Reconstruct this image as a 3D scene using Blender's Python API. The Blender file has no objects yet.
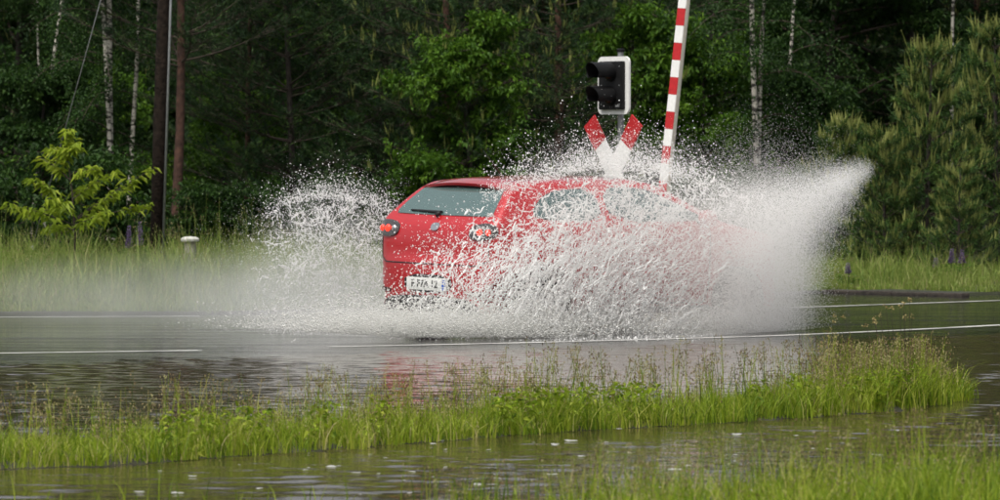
import bpy, math, random
import numpy as np
from mathutils import Vector, Matrix

rng = np.random.default_rng(7)
random.seed(7)
sc = bpy.context.scene
C = sc.collection
R = math.radians

# ------------------------------------------------------------------ camera
CAM_H, FPX, HOR = 1.6, 5556.0, 162.0          # eye height (m), focal length and horizon row in photo pixels
cd = bpy.data.cameras.new('camera')
cam = bpy.data.objects.new('camera', cd)
C.objects.link(cam)
cd.sensor_width = 36.0
cd.lens = 200.0
cd.clip_start = 1.0
cd.clip_end = 2000.0
cam.location = (0, 0, CAM_H)
cam.rotation_euler = (R(90) - math.atan((250 - HOR) / FPX), 0, 0)
cd.dof.use_dof = True
cd.dof.focus_distance = 43.0
cd.dof.aperture_fstop = 8.0
sc.camera = cam

# ------------------------------------------------------------------ sky, sun, exposure
world = bpy.data.worlds.new('World')
sc.world = world
world.use_nodes = True
wn = world.node_tree
wn.nodes.clear()
sky = wn.nodes.new('ShaderNodeTexSky')
sky.sky_type = 'NISHITA'
sky.sun_disc = False
sky.sun_elevation = R(64)
sky.sun_rotation = R(208)
sky.air_density = 1.0
sky.dust_density = 6.0
sky.ozone_density = 1.0
hsv = wn.nodes.new('ShaderNodeHueSaturation')      # overcast: the blue greyed out evenly
hsv.inputs['Saturation'].default_value = 0.30
bg = wn.nodes.new('ShaderNodeBackground')
bg.inputs['Strength'].default_value = 0.08
wo = wn.nodes.new('ShaderNodeOutputWorld')
wn.links.new(sky.outputs[0], hsv.inputs['Color'])
wn.links.new(hsv.outputs[0], bg.inputs['Color'])
wn.links.new(bg.outputs[0], wo.inputs['Surface'])
sd_ = bpy.data.lights.new('sun', 'SUN')
sd_.energy = 1.5
sd_.angle = R(40)
sd_.color = (1.0, 0.95, 0.86)
sun = bpy.data.objects.new('sun', sd_)
C.objects.link(sun)
# sun high behind the camera's right shoulder
sun.rotation_euler = (R(26), 0, R(-28))
sc.view_settings.view_transform = 'Standard'
sc.view_settings.look = 'None'
sc.view_settings.gamma = 1.0
sc.view_settings.use_curve_mapping = False
sc.view_settings.exposure = 0.95
sc.cycles.use_denoising = True
sc.cycles.use_adaptive_sampling = True
sc.cycles.adaptive_threshold = 0.02
sc.cycles.max_bounces = 8
sc.cycles.diffuse_bounces = 4
sc.cycles.glossy_bounces = 3
sc.cycles.transmission_bounces = 4
sc.cycles.transparent_max_bounces = 8
sc.cycles.volume_bounces = 2

# ------------------------------------------------------------------ helpers
def gz(py):                      # distance of a ground point seen at photo row py
    return CAM_H * FPX / (py - HOR)
def at(px, py, Y):               # photo pixel + distance -> point
    return np.array([(px - 500) / FPX * Y, Y, CAM_H + (HOR - py) / FPX * Y])
def gp(px, py):
    Y = gz(py)
    return np.array([(px - 500) / FPX * Y, Y])

def tag(o, label=None, cat=None, group=None, kind=None):
    if label: o['label'] = label
    if cat: o['category'] = cat
    if group: o['group'] = group
    if kind: o['kind'] = kind
    return o
def empty(name, loc=(0, 0, 0), rz=0, scale=1.0):
    o = bpy.data.objects.new(name, None)
    C.objects.link(o)
    o.location = loc
    o.rotation_euler = (0, 0, rz)
    o.scale = (scale,) * 3
    o.empty_display_size = 0.2
    return o
def mesh(name, V, F, mat, parent=None, smooth=False, tint=None, link=True):
    """V (n,3); F an (m,k) int array or a list of faces (mixed sizes)."""
    me = bpy.data.meshes.new(name)
    V = np.asarray(V, dtype=np.float32)
    if isinstance(F, np.ndarray):
        groups = [F]
    else:
        groups = [np.asarray([f for f in F if len(f) == k]) for k in sorted({len(f) for f in F})]
    nv = len(V)
    me.vertices.add(nv)
    me.vertices.foreach_set('co', V.ravel())
    tot = sum(g.size for g in groups)
    me.loops.add(tot)
    me.loops.foreach_set('vertex_index', np.concatenate([g.ravel() for g in groups]).astype(np.int32))
    npoly = sum(len(g) for g in groups)
    me.polygons.add(npoly)
    st, off = [], 0
    for g in groups:
        st.append(off + np.arange(len(g)) * g.shape[1])
        off += g.size
    me.polygons.foreach_set('loop_start', np.concatenate(st).astype(np.int32))
    me.polygons.foreach_set('use_smooth', np.full(npoly, bool(smooth)))
    if tint is not None:
        a = me.attributes.new('tint', 'FLOAT', 'POINT')
        a.data.foreach_set('value', np.asarray(tint, dtype=np.float32))
    me.update(calc_edges=True)
    me.validate()
    if mat: me.materials.append(mat)
    o = bpy.data.objects.new(name, me)
    if link: C.objects.link(o)
    if parent: o.parent = parent
    return o
def copy_tree(o, parent=None):
    c = o.copy()
    C.objects.link(c)
    c.parent = parent
    for ch in list(o.children):
        copy_tree(ch, c)
    return c

class MB:                                    # collects shapes into one mesh
    def __init__(s):
        s.v, s.f, s.n = [], [], 0
    def add(s, V, F):
        V = np.asarray(V, dtype=float)
        s.v.append(V)
        s.f += [tuple(int(i) + s.n for i in f) for f in F]
        s.n += len(V)
        return s
    def box(s, c, h, rot=None):
        c, h = np.array(c, float), np.array(h, float)
        V = np.array([[x, y, z] for x in (-1, 1) for y in (-1, 1) for z in (-1, 1)]) * h
        if rot is not None: V = V @ np.array(rot).T
        return s.add(V + c, [(0, 1, 3, 2), (4, 6, 7, 5), (0, 4, 5, 1), (2, 3, 7, 6), (0, 2, 6, 4), (1, 5, 7, 3)])
    def tube(s, pts, rads, n=8, cap=True):
        pts = np.asarray(pts, float)
        rads = np.broadcast_to(np.asarray(rads, float), (len(pts),))
        V, F = [], []
        for i, p in enumerate(pts):
            t = pts[min(i + 1, len(pts) - 1)] - pts[max(i - 1, 0)]
            t = t / (np.linalg.norm(t) + 1e-9)
            u = np.cross(t, [0, 0, 1.0] if abs(t[2]) < .95 else [1.0, 0, 0]); u /= np.linalg.norm(u) + 1e-9
            w = np.cross(t, u)
            for k in range(n):
                a = 2 * math.pi * k / n
                V.append(p + rads[i] * (math.cos(a) * u + math.sin(a) * w))
        for i in range(len(pts) - 1):
            for k in range(n):
                F.append((i * n + k, i * n + (k + 1) % n, (i + 1) * n + (k + 1) % n, (i + 1) * n + k))
        if cap:
            F.append(tuple(range(n))[::-1]); F.append(tuple((len(pts) - 1) * n + k for k in range(n)))
        return s.add(V, F)
    def lathe(s, prof, axis='z', c=(0, 0, 0), n=24, cap=True):
        V, F = [], []
        for r, h in prof:
            for k in range(n):
                a = 2 * math.pi * k / n
                x, y = r * math.cos(a), r * math.sin(a)
                V.append({'z': (x, y, h), 'y': (x, h, y), 'x': (h, x, y)}[axis])
        m = len(prof)
        for i in range(m - 1):
            for k in range(n):
                F.append((i * n + k, i * n + (k + 1) % n, (i + 1) * n + (k + 1) % n, (i + 1) * n + k))
        if cap: F.append(tuple(range(n))[::-1]); F.append(tuple((m - 1) * n + k for k in range(n)))
        return s.add(np.array(V) + np.array(c), F)
    def prism(s, poly, axis, a, b):           # poly 2D extruded along axis from a to b
        n = len(poly)
        def p3(u, v, w): return {'x': (w, u, v), 'y': (u, w, v), 'z': (u, v, w)}[axis]
        V = [p3(u, v, a) for u, v in poly] + [p3(u, v, b) for u, v in poly]
        F = [tuple(range(n))[::-1], tuple(range(n, 2 * n))] + [(i, (i + 1) % n, n + (i + 1) % n, n + i) for i in range(n)]
        return s.add(V, F)
    def build(s, name, mat, parent=None, smooth=False):
        return mesh(name, np.concatenate(s.v), s.f, mat, parent, smooth)
def auto_smooth(o, ang=35):
    me = o.data
    import bmesh
    bm = bmesh.new(); bm.from_mesh(me)
    bmesh.ops.recalc_face_normals(bm, faces=bm.faces)
    for f in bm.faces: f.smooth = True
    for e in bm.edges:
        if len(e.link_faces) == 2 and e.calc_face_angle(0) > R(ang): e.smooth = False
    bm.to_mesh(me); bm.free()
    return o
def bevel(o, w, seg=2):
    import bmesh
    me = o.data
    bm = bmesh.new(); bm.from_mesh(me)
    bmesh.ops.recalc_face_normals(bm, faces=bm.faces)
    ed = [e for e in bm.edges if len(e.link_faces) == 2 and e.calc_face_angle(0) > R(40)]
    bmesh.ops.bevel(bm, geom=ed, offset=w, segments=seg, profile=0.6, affect='EDGES')
    bm.to_mesh(me); bm.free()
    return auto_smooth(o, 50)

# ------------------------------------------------------------------ materials
def nt(name):
    m = bpy.data.materials.new(name)
    m.use_nodes = True
    t = m.node_tree
    t.nodes.clear()
    out = t.nodes.new('ShaderNodeOutputMaterial')
    return m, t, out
def principled(name, col, rough=0.5, metal=0.0, coat=0.0, emit=None, estr=0.0, var=0.0, scale=8.0, spec=0.5, bump=0.0, bscale=60.0):
    m, t, out = nt(name)
    p = t.nodes.new('ShaderNodeBsdfPrincipled')
    p.inputs['Base Color'].default_value = (*col, 1)
    p.inputs['Roughness'].default_value = rough
    p.inputs['Metallic'].default_value = metal
    p.inputs['Coat Weight'].default_value = coat
    p.inputs['Coat Roughness'].default_value = 0.05
    p.inputs['Specular IOR Level'].default_value = spec
    if emit:
        p.inputs['Emission Color'].default_value = (*emit, 1)
        p.inputs['Emission Strength'].default_value = estr
    if var or bump:
        tc = t.nodes.new('ShaderNodeTexCoord')
    if var:
        n = t.nodes.new('ShaderNodeTexNoise'); n.inputs['Scale'].default_value = scale; n.inputs['Detail'].default_value = 5
        r = t.nodes.new('ShaderNodeValToRGB')
        r.color_ramp.elements[0].position = .3; r.color_ramp.elements[1].position = .72
        r.color_ramp.elements[0].color = (*[c * (1 - var) for c in col], 1)
        r.color_ramp.elements[1].color = (*[min(1, c * (1 + var)) for c in col], 1)
        t.links.new(tc.outputs['Object'], n.inputs['Vector'])
        t.links.new(n.outputs['Fac'], r.inputs['Fac'])
        t.links.new(r.outputs['Color'], p.inputs['Base Color'])
    if bump:
        n2 = t.nodes.new('ShaderNodeTexNoise'); n2.inputs['Scale'].default_value = bscale; n2.inputs['Detail'].default_value = 4
        b = t.nodes.new('ShaderNodeBump'); b.inputs['Strength'].default_value = bump; b.inputs['Distance'].default_value = .02
        t.links.new(tc.outputs['Object'], n2.inputs['Vector'])
        t.links.new(n2.outputs['Fac'], b.inputs['Height'])
        t.links.new(b.outputs['Normal'], p.inputs['Normal'])
    t.links.new(p.outputs[0], out.inputs[0])
    return m
def leafy(name, stops, rough=0.5, transl=0.38, spec=0.18, patch=0.0):
    """colour from the per-leaf 'tint' attribute; part of the light passes through"""
    m, t, out = nt(name)
    at_ = t.nodes.new('ShaderNodeAttribute'); at_.attribute_name = 'tint'
    r = t.nodes.new('ShaderNodeValToRGB')
    el = r.color_ramp.elements
    while len(el) < len(stops): el.new(0.5)
    for e, (p_, c_) in zip(el, stops): e.position = p_; e.color = (*c_, 1)
    fac = at_.outputs['Fac']
    if patch:
        g = t.nodes.new('ShaderNodeNewGeometry')
        n = t.nodes.new('ShaderNodeTexNoise'); n.inputs['Scale'].default_value = 0.9; n.inputs['Detail'].default_value = 3
        t.links.new(g.outputs['Position'], n.inputs['Vector'])
        ma = t.nodes.new('ShaderNodeMath'); ma.operation = 'MULTIPLY_ADD'
        ma.inputs[1].default_value = patch; t.links.new(n.outputs['Fac'], ma.inputs[0])
        ad = t.nodes.new('ShaderNodeMath'); ad.operation = 'SUBTRACT'; ad.inputs[1].default_value = patch * .5
        t.links.new(fac, ma.inputs[2]); t.links.new(ma.outputs[0], ad.inputs[0])
        fac = ad.outputs[0]
    t.links.new(fac, r.inputs['Fac'])
    p = t.nodes.new('ShaderNodeBsdfPrincipled')
    p.inputs['Roughness'].default_value = rough
    p.inputs['Specular IOR Level'].default_value = spec
    tr = t.nodes.new('ShaderNodeBsdfTranslucent')
    mx = t.nodes.new('ShaderNodeMixShader'); mx.inputs[0].default_value = transl
    t.links.new(r.outputs['Color'], p.inputs['Base Color'])
    t.links.new(r.outputs['Color'], tr.inputs['Color'])
    t.links.new(p.outputs[0], mx.inputs[1]); t.links.new(tr.outputs[0], mx.inputs[2])
    t.links.new(mx.outputs[0], out.inputs[0])
    return m

M = {}
M['leaf_dark'] = leafy('leaf_dark', [(0, (.013, .032, .009)), (.5, (.028, .068, .014)), (1, (.058, .115, .020))])
M['leaf_mid'] = leafy('leaf_mid', [(0, (.03, .075, .010)), (.5, (.075, .165, .016)), (1, (.14, .25, .025))], transl=.42)
M['leaf_sapling'] = leafy('leaf_sapling', [(0, (.11, .18, .016)), (.55, (.25, .34, .028)), (.93, (.36, .41, .045)), (1, (.32, .24, .06))], transl=.45)
M['needle'] = leafy('needle', [(0, (.008, .026, .009)), (.5, (.021, .056, .015)), (1, (.075, .135, .030))], transl=.2, rough=.6, spec=.25)
M['needle_young'] = leafy('needle_young', [(0, (.020, .052, .012)), (.5, (.048, .105, .022)), (1, (.11, .185, .036))], transl=.25, rough=.6, spec=.25)
M['shoot'] = leafy('shoot', [(0, (.14, .18, .04)), (1, (.32, .34, .11))], transl=.25)
M['grass'] = leafy('grass', [(0, (.030, .055, .006)), (.3, (.10, .18, .010)), (.6, (.24, .33, .020)), (.85, (.37, .40, .06)), (1, (.46, .40, .19))], transl=.35, patch=.5)
M['grass_far'] = leafy('grass_far', [(0, (.07, .11, .025)), (.45, (.13, .20, .035)), (.8, (.22, .28, .06)), (1, (.33, .32, .13))], transl=.35, patch=.5)
M['seed'] = leafy('seed', [(0, (.10, .065, .035)), (.4, (.22, .17, .08)), (1, (.40, .37, .18))], transl=.3)
M['lupin'] = leafy('lupin', [(0, (.13, .09, .20)), (1, (.28, .21, .36))], transl=.3)
M['buttercup'] = leafy('buttercup', [(0, (.28, .22, .09)), (1, (.44, .37, .17))], transl=.3)
M['bark_dark'] = principled('bark_dark', (.035, .028, .022), .9, var=.5, scale=14, bump=.6, bscale=30)
M['bark_pine'] = principled('bark_pine', (.070, .034, .022), .9, var=.6, scale=9, bump=.7, bscale=25)
M['twig'] = principled('twig', (.05, .037, .026), .9, var=.3, scale=10)
M['pole_wood'] = principled('pole_wood', (.017, .012, .009), .95, var=.6, scale=14, bump=.8, bscale=35, spec=.15)
M['steel'] = principled('steel', (.30, .31, .31), .45, .6, var=.2, scale=20)
M['white_paint'] = principled('white_paint', (.78, .78, .76), .4, var=.06, scale=25)
M['cream_paint'] = principled('cream_paint', (.66, .62, .52), .5, var=.10, scale=20)
M['sign_red'] = principled('sign_red', (.46, .018, .022), .35, var=.12, scale=20)
M['black_plastic'] = principled('black_plastic', (.006, .006, .0065), .5, var=.2, scale=30, spec=.25)
M['rubber'] = principled('rubber', (.015, .015, .016), .8, var=.3, scale=40)
M['lens_off'] = principled('lens_off', (.06, .012, .010), .15)
M['concrete'] = principled('concrete', (.30, .28, .24), .9, var=.3, scale=15, bump=.3)
M['soil'] = principled('soil', (.030, .032, .014), .95, var=.5, scale=3, bump=.5, bscale=20)
M['floor'] = principled('forest_floor', (.022, .026, .012), .95, var=.5, scale=1.5, bump=.5, bscale=6)
M['car_red'] = principled('car_red', (.40, .003, .008), .40, 0.1, coat=1.0, var=.04, scale=3)
M['car_glass'] = principled('car_glass', (.060, .110, .105), .04, 0.0, coat=1.0, spec=1.0)  # pale teal base colour stands in for sky reflected in dark glass
M['car_black'] = principled('car_black', (.018, .018, .019), .45, var=.2, scale=20)
M['lamp_dark'] = principled('lamp_dark', (.05, .045, .045), .12, .2, coat=1.0)
M['lamp_lit'] = principled('lamp_lit', (.6, .03, .02), .2, emit=(1.0, .045, .02), estr=.75)
M['chrome'] = principled('chrome', (.65, .65, .66), .2, 1.0)
M['alloy'] = principled('alloy', (.42, .43, .44), .3, .9)
M['plate_white'] = principled('plate_white', (.72, .73, .70), .4)
M['plate_blue'] = principled('plate_blue', (.02, .10, .50), .4)

def birch_bark():
    m, t, out = nt('bark_birch')
    tc = t.nodes.new('ShaderNodeTexCoord')
    mp = t.nodes.new('ShaderNodeMapping'); mp.inputs['Scale'].default_value = (5, 5, 16)
    n = t.nodes.new('ShaderNodeTexNoise'); n.inputs['Scale'].default_value = 1.0; n.inputs['Detail'].default_value = 4; n.inputs['Roughness'].default_value = .65
    r = t.nodes.new('ShaderNodeValToRGB')
    r.color_ramp.elements[0].position = .42; r.color_ramp.elements[0].color = (.03, .026, .022, 1)
    r.color_ramp.elements[1].position = .52; r.color_ramp.elements[1].color = (.52, .49, .42, 1)
    p = t.nodes.new('ShaderNodeBsdfPrincipled'); p.inputs['Roughness'].default_value = .8
    t.links.new(tc.outputs['Object'], mp.inputs[0]); t.links.new(mp.outputs[0], n.inputs['Vector'])
    t.links.new(n.outputs['Fac'], r.inputs[0]); t.links.new(r.outputs[0], p.inputs['Base Color']); t.links.new(p.outputs[0], out.inputs[0])
    return m
M['bark_birch'] = birch_bark()

def wet_asphalt():
    m, t, out = nt('wet_asphalt')
    g = t.nodes.new('ShaderNodeNewGeometry')
    p = t.nodes.new('ShaderNodeBsdfPrincipled')
    p.inputs['Specular IOR Level'].default_value = .5
    mp = t.nodes.new('ShaderNodeMapping'); mp.inputs['Rotation'].default_value = (0, 0, R(-43)); mp.inputs['Scale'].default_value = (.35, 1.6, 1)
    t.links.new(g.outputs['Position'], mp.inputs[0])
    n = t.nodes.new('ShaderNodeTexNoise'); n.inputs['Scale'].default_value = 1.2; n.inputs['Detail'].default_value = 6; n.inputs['Roughness'].default_value = .6
    t.links.new(mp.outputs[0], n.inputs['Vector'])
    cr = t.nodes.new('ShaderNodeValToRGB')
    cr.color_ramp.elements[0].color = (.012, .012, .013, 1); cr.color_ramp.elements[1].color = (.030, .030, .030, 1)
    t.links.new(n.outputs['Fac'], cr.inputs[0]); t.links.new(cr.outputs[0], p.inputs['Base Color'])
    rr = t.nodes.new('ShaderNodeMapRange'); rr.inputs[1].default_value = .40; rr.inputs[2].default_value = .68
    rr.inputs[3].default_value = .03; rr.inputs[4].default_value = .17
    t.links.new(n.outputs['Fac'], rr.inputs[0]); t.links.new(rr.outputs[0], p.inputs['Roughness'])
    n2 = t.nodes.new('ShaderNodeTexNoise'); n2.inputs['Scale'].default_value = 6.0; n2.inputs['Detail'].default_value = 4
    t.links.new(mp.outputs[0], n2.inputs['Vector'])
    b = t.nodes.new('ShaderNodeBump'); b.inputs['Strength'].default_value = .6; b.inputs['Distance'].default_value = .012
    t.links.new(n2.outputs['Fac'], b.inputs['Height']); t.links.new(b.outputs[0], p.inputs['Normal'])
    t.links.new(p.outputs[0], out.inputs[0])
    return m
M['asphalt'] = wet_asphalt()
M['line'] = principled('road_line', (.52, .52, .50), .3, var=.5, scale=2.5)

def water_mat():
    m, t, out = nt('muddy_water')
    p = t.nodes.new('ShaderNodeBsdfPrincipled')
    p.inputs['Base Color'].default_value = (.045, .033, .018, 1)
    p.inputs['Roughness'].default_value = .05
    p.inputs['IOR'].default_value = 1.33
    g = t.nodes.new('ShaderNodeNewGeometry')
    n2 = t.nodes.new('ShaderNodeTexNoise'); n2.inputs['Scale'].default_value = 8.0; n2.inputs['Detail'].default_value = 2.5
    mp = t.nodes.new('ShaderNodeMapping'); mp.inputs['Scale'].default_value = (.45, 1.0, 1.0)
    t.links.new(g.outputs['Position'], mp.inputs[0]); t.links.new(mp.outputs[0], n2.inputs['Vector'])
    b = t.nodes.new('ShaderNodeBump'); b.inputs['Strength'].default_value = .6; b.inputs['Distance'].default_value = .009
    t.links.new(n2.outputs['Fac'], b.inputs['Height']); t.links.new(b.outputs[0], p.inputs['Normal'])
    t.links.new(p.outputs[0], out.inputs[0])
    return m
M['water'] = water_mat()

def spray_mat(name, col, tr):
    m, t, out = nt(name)
    d = t.nodes.new('ShaderNodeBsdfPrincipled')
    d.inputs['Base Color'].default_value = (*col, 1); d.inputs['Roughness'].default_value = .25
    d.inputs['IOR'].default_value = 1.33
    x = t.nodes.new('ShaderNodeBsdfTranslucent'); x.inputs[0].default_value = (*col, 1)
    mx = t.nodes.new('ShaderNodeMixShader'); mx.inputs[0].default_value = tr
    t.links.new(d.outputs[0], mx.inputs[1]); t.links.new(x.outputs[0], mx.inputs[2]); t.links.new(mx.outputs[0], out.inputs[0])
    return m
M['droplet'] = spray_mat('droplet', (.93, .93, .92), .45)
M['foam'] = spray_mat('foam', (.72, .72, .69), .3)

# ------------------------------------------------------------------ ground, road, water
DIR = np.array([math.sin(R(47)), math.cos(R(47))])       # the road's direction (the car's heading)
NRM = np.array([-DIR[1], DIR[0]])                        # to the driver's left
A0 = gp(520, 344)                                        # a point of the near edge line
def sheet(name, poly, z, mat, kind='structure', thick=None):
    mb = MB()
    if thick: mb.prism(poly, 'z', z - thick, z)
    else: mb.add([(x, y, z) for x, y in poly], [tuple(range(len(poly)))])
    o = mb.build(name, mat)
    tag(o, kind=kind)
    return o
sheet('ground', [(-700, -60), (700, -60), (700, 1200), (-700, 1200)], -.10, M['soil'])
def rp(s, t): return tuple(A0 + s * DIR + t * NRM)
prof = [(-4.5, -.075), (-2.2, -.030), (-1.0, -.004), (-.4, .004), (16, .004)]
V = [(*rp(s_, t_), z_) for s_ in (-60, 90) for t_, z_ in prof]
tag(mesh('road', V, np.array([[i, i + 5, i + 6, i + 1] for i in range(4)]), M['asphalt'], smooth=True), kind='structure')

def ribbon(name, pts, w, z, mat):
    pts = np.array(pts, float)
    # resample smoothly
    t = np.linspace(0, len(pts) - 1, 60)
    px = np.interp(t, range(len(pts)), pts[:, 0]); py = np.interp(t, range(len(pts)), pts[:, 1])
    k = np.ones(9) / 9
    pad = lambda a: np.convolve(np.concatenate([[2 * a[0] - v for v in a[4:0:-1]], a, [2 * a[-1] - v for v in a[-2:-6:-1]]]), k, 'valid')
    P = np.stack([pad(px), pad(py)], 1)
    T = np.gradient(P, axis=0); T /= np.linalg.norm(T, axis=1, keepdims=True)
    N = np.stack([-T[:, 1], T[:, 0]], 1)
    n = len(P)
    V = np.zeros((2 * n, 3)); V[:n, :2] = P + N * w / 2; V[n:, :2] = P - N * w / 2; V[:, 2] = z
    F = np.array([[i, i + 1, n + i + 1, n + i] for i in range(n - 1)])[:, ::-1]
    return tag(mesh(name, V, F, mat), kind='structure')
ribbon('edge_line', [gp(-260, 358), gp(0, 354), gp(200, 351.3)], .16, .008, M['line'])
ribbon('edge_line', [gp(330, 347.6), gp(520, 343.8), gp(760, 337.2), gp(880, 332.0), gp(1000, 325.8), gp(1200, 314)], .15, .008, M['line'])
ribbon('far_edge_line', [gp(-250, 318.6), gp(0, 317.8), gp(200, 316.9)], .15, .008, M['line'])
ribbon('far_edge_line', [gp(640, 311.5), gp(800, 308), gp(900, 304.5), gp(1000, 301), gp(1150, 296)], .15, .008, M['line'])

# far verge: raised earth beyond the road, running on into the forest
fv = [(-60, 44), tuple(gp(-400, 320)), tuple(gp(0, 315.5)), tuple(gp(200, 315.0)), tuple(gp(420, 311)), tuple(gp(620, 303)),
      tuple(gp(840, 292.0)), tuple(gp(960, 296)), tuple(gp(1040, 293)), tuple(gp(1300, 286)), (60, 74)]
xs = np.array([p[0] for p in fv]); ys = np.array([p[1] for p in fv])
nx, ny = 160, 70
GX = np.linspace(-58, 58, nx)
tt = np.linspace(0, 1, ny) ** 2.4
V = []
for j in range(ny):
    y0 = np.interp(GX, xs, ys)
    Y = y0 + tt[j] * (170 - y0)
    dist = Y - y0
    Z = .035 + .10 * (1 - np.exp(-dist / 6)) + .03 * np.sin(GX * 1.3 + Y * .9) * (1 - np.exp(-dist)) + np.clip((Y - 108) / 50, 0, 1) ** 2 * 14
    V.append(np.stack([GX, Y, Z], 1))
Vf = np.concatenate(V)
skirt = V[0].copy(); skirt[:, 2] = -.05
Vf = np.concatenate([Vf, skirt])
F = [(j * nx + i, j * nx + i + 1, (j + 1) * nx + i + 1, (j + 1) * nx + i) for j in range(ny - 1) for i in range(nx - 1)]
F += [(ny * nx + i, ny * nx + i + 1, i + 1, i) for i in range(nx - 1)]
tag(mesh('terrain', Vf, np.array(F), M['floor'], smooth=True), kind='structure')
def vergez(x, y):
    y0 = np.interp(x, xs, ys); d = np.maximum(y - y0, 0)
    return .035 + .10 * (1 - np.exp(-d / 6)) + .03 * np.sin(x * 1.3 + y * .9) * (1 - np.exp(-d))

# flood water in front, a real rippled surface
wx = np.linspace(-7.5, 7.5, 380); wy = np.linspace(22.5, 58, 800)
WX, WY = np.meshgrid(wx, wy)
WZ = np.zeros_like(WX)
for _ in range(60):
    lam = rng.uniform(.13, .5); th = rng.normal(R(90), R(50)); k = 2 * math.pi / lam
    WZ += .0021 * (lam / .35) ** .9 * np.sin(k * (math.cos(th) * WX + math.sin(th) * WY) + rng.uniform(0, 6.28)) * rng.uniform(.3, 1)
amp = .40 + .45 * (np.sin(WX * .9 + .6) * np.sin(WY * .55 + WX * .3) * .5 + .5)
WZ *= amp * .5
for _ in range(160):                                       # rain rings
    cx, cy, rr_ = rng.uniform(-5, 5), rng.uniform(25, 46), rng.uniform(.05, .22)
    i0, i1 = np.searchsorted(wx, [cx - .6, cx + .6]); j0, j1 = np.searchsorted(wy, [cy - .6, cy + .6])
    d = np.hypot(WX[j0:j1, i0:i1] - cx, WY[j0:j1, i0:i1] - cy)
    WZ[j0:j1, i0:i1] += .003 * np.exp(-((d - rr_) / .06) ** 2) * np.cos((d - rr_) * 70)
idx = np.arange(WX.size).reshape(WX.shape)
F = np.stack([idx[:-1, :-1], idx[:-1, 1:], idx[1:, 1:], idx[1:, :-1]], -1).reshape(-1, 4)
# the sheet stops at the road's near side
Fc = F.reshape(-1, 4)
ctr = np.stack([WX.ravel()[Fc].mean(1), WY.ravel()[Fc].mean(1)], 1)
tcoord = (ctr - A0) @ NRM
Fc = Fc[tcoord < -.55]
tag(mesh('flood_water', np.stack([WX.ravel(), WY.ravel(), WZ.ravel() - .004], 1), Fc, M['water'], smooth=True), kind='structure')
sheet('flood_water', [(-60, 5), (60, 5), (60, 22.6), (-60, 22.6)], -.02, M['water'])

# low earth bank under the grass strip and under the nearest grass
near_edge = np.array([gp(-140, 473), gp(100, 466), gp(300, 452), gp(450, 440), gp(560, 432), gp(700, 424), gp(800, 418), gp(900, 410), gp(962, 399)])
def strip_pt(u, w):
    i = np.clip(u, 0, 1) * (len(near_edge) - 1)
    x = np.interp(i, range(len(near_edge)), near_edge[:, 0]); y = np.interp(i, range(len(near_edge)), near_edge[:, 1])
    return x, y + w
def depth_at(u): return 1.35 * np.clip((1 - u) / .10, .12, 1) ** .6
us = np.linspace(0, 1, 80); ws = np.linspace(-.12, 1.12, 10)
V, F = [], []
for u in us:
    for w in ws:
        x, y = strip_pt(u, w * depth_at(u))
        h = max(0, 1 - abs(w - .5) ** 2 * 3.0)
        V.append((x + .04 * math.sin(y * 13), y + .05 * math.sin(x * 7) + .03 * math.sin(x * 19), -.035 + .085 * h))
for i in range(79):
    for j in range(9):
        F.append((i * 10 + j, (i + 1) * 10 + j, (i + 1) * 10 + j + 1, i * 10 + j + 1))
tag(mesh('bank', V, np.array(F), M['soil'], smooth=True), kind='structure')
sheet('near_bank', [(-1.2, 21), (-.5, 24.0), (.6, 25.2), (1.6, 26.0), (2.4, 26.4), (6, 26.6), (6, 21)], .01, M['soil'])

# ------------------------------------------------------------------ vegetation builders
def unit(v):
    return v / (np.linalg.norm(v, axis=-1, keepdims=True) + 1e-9)
def leaves(P, D, L, W, droop=0.0, tint=None, fold=.25):
    """one folded leaf (two quads' worth in a 4-gon pair) per point P along direction D"""
    n = len(P)
    D = unit(D)
    up = np.tile([0, 0, 1.0], (n, 1)) + rng.normal(0, .45, (n, 3))
    S = unit(np.cross(D, up)); U = np.cross(S, D)
    L = np.broadcast_to(L, (n,))[:, None]; W = np.broadcast_to(W, (n,))[:, None]
    tip = P + D * L - np.array([0, 0, 1.0]) * L * droop
    mid = P + D * L * .45
    V = np.stack([P, mid + S * W * .5 + U * W * fold, tip, mid - S * W * .5 + U * W * fold], 1).reshape(-1, 3)
    i = np.arange(n)[:, None] * 4
    F = np.concatenate([i + np.array([[0, 1, 2]]), i + np.array([[0, 2, 3]])])
    if tint is None: tint = np.clip(rng.normal(.5, .2, n), 0, 1)
    return V, F, np.repeat(tint, 4)
def needles(P, D, L, W, tint):
    n = len(P)
    D = unit(D)
    S = unit(np.cross(D, rng.normal(0, 1, (n, 3))))
    L = np.broadcast_to(L, (n,))[:, None]; W = np.broadcast_to(W, (n,))[:, None]
    V = np.stack([P - S * W * .5, P + S * W * .5, P + D * L], 1).reshape(-1, 3)
    return V, np.arange(n * 3).reshape(-1, 3), np.repeat(tint, 3)
def limb_curve(p0, d, L, n=6, bend=0.0, wob=.05):
    pts = [np.array(p0, float)]
    d = np.array(d, float) / np.linalg.norm(d)
    for i in range(n):
        d = d + np.array([rng.normal(0, wob), rng.normal(0, wob), bend / n])
        d /= np.linalg.norm(d)
        pts.append(pts[-1] + d * L / n)
    return np.array(pts)

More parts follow.
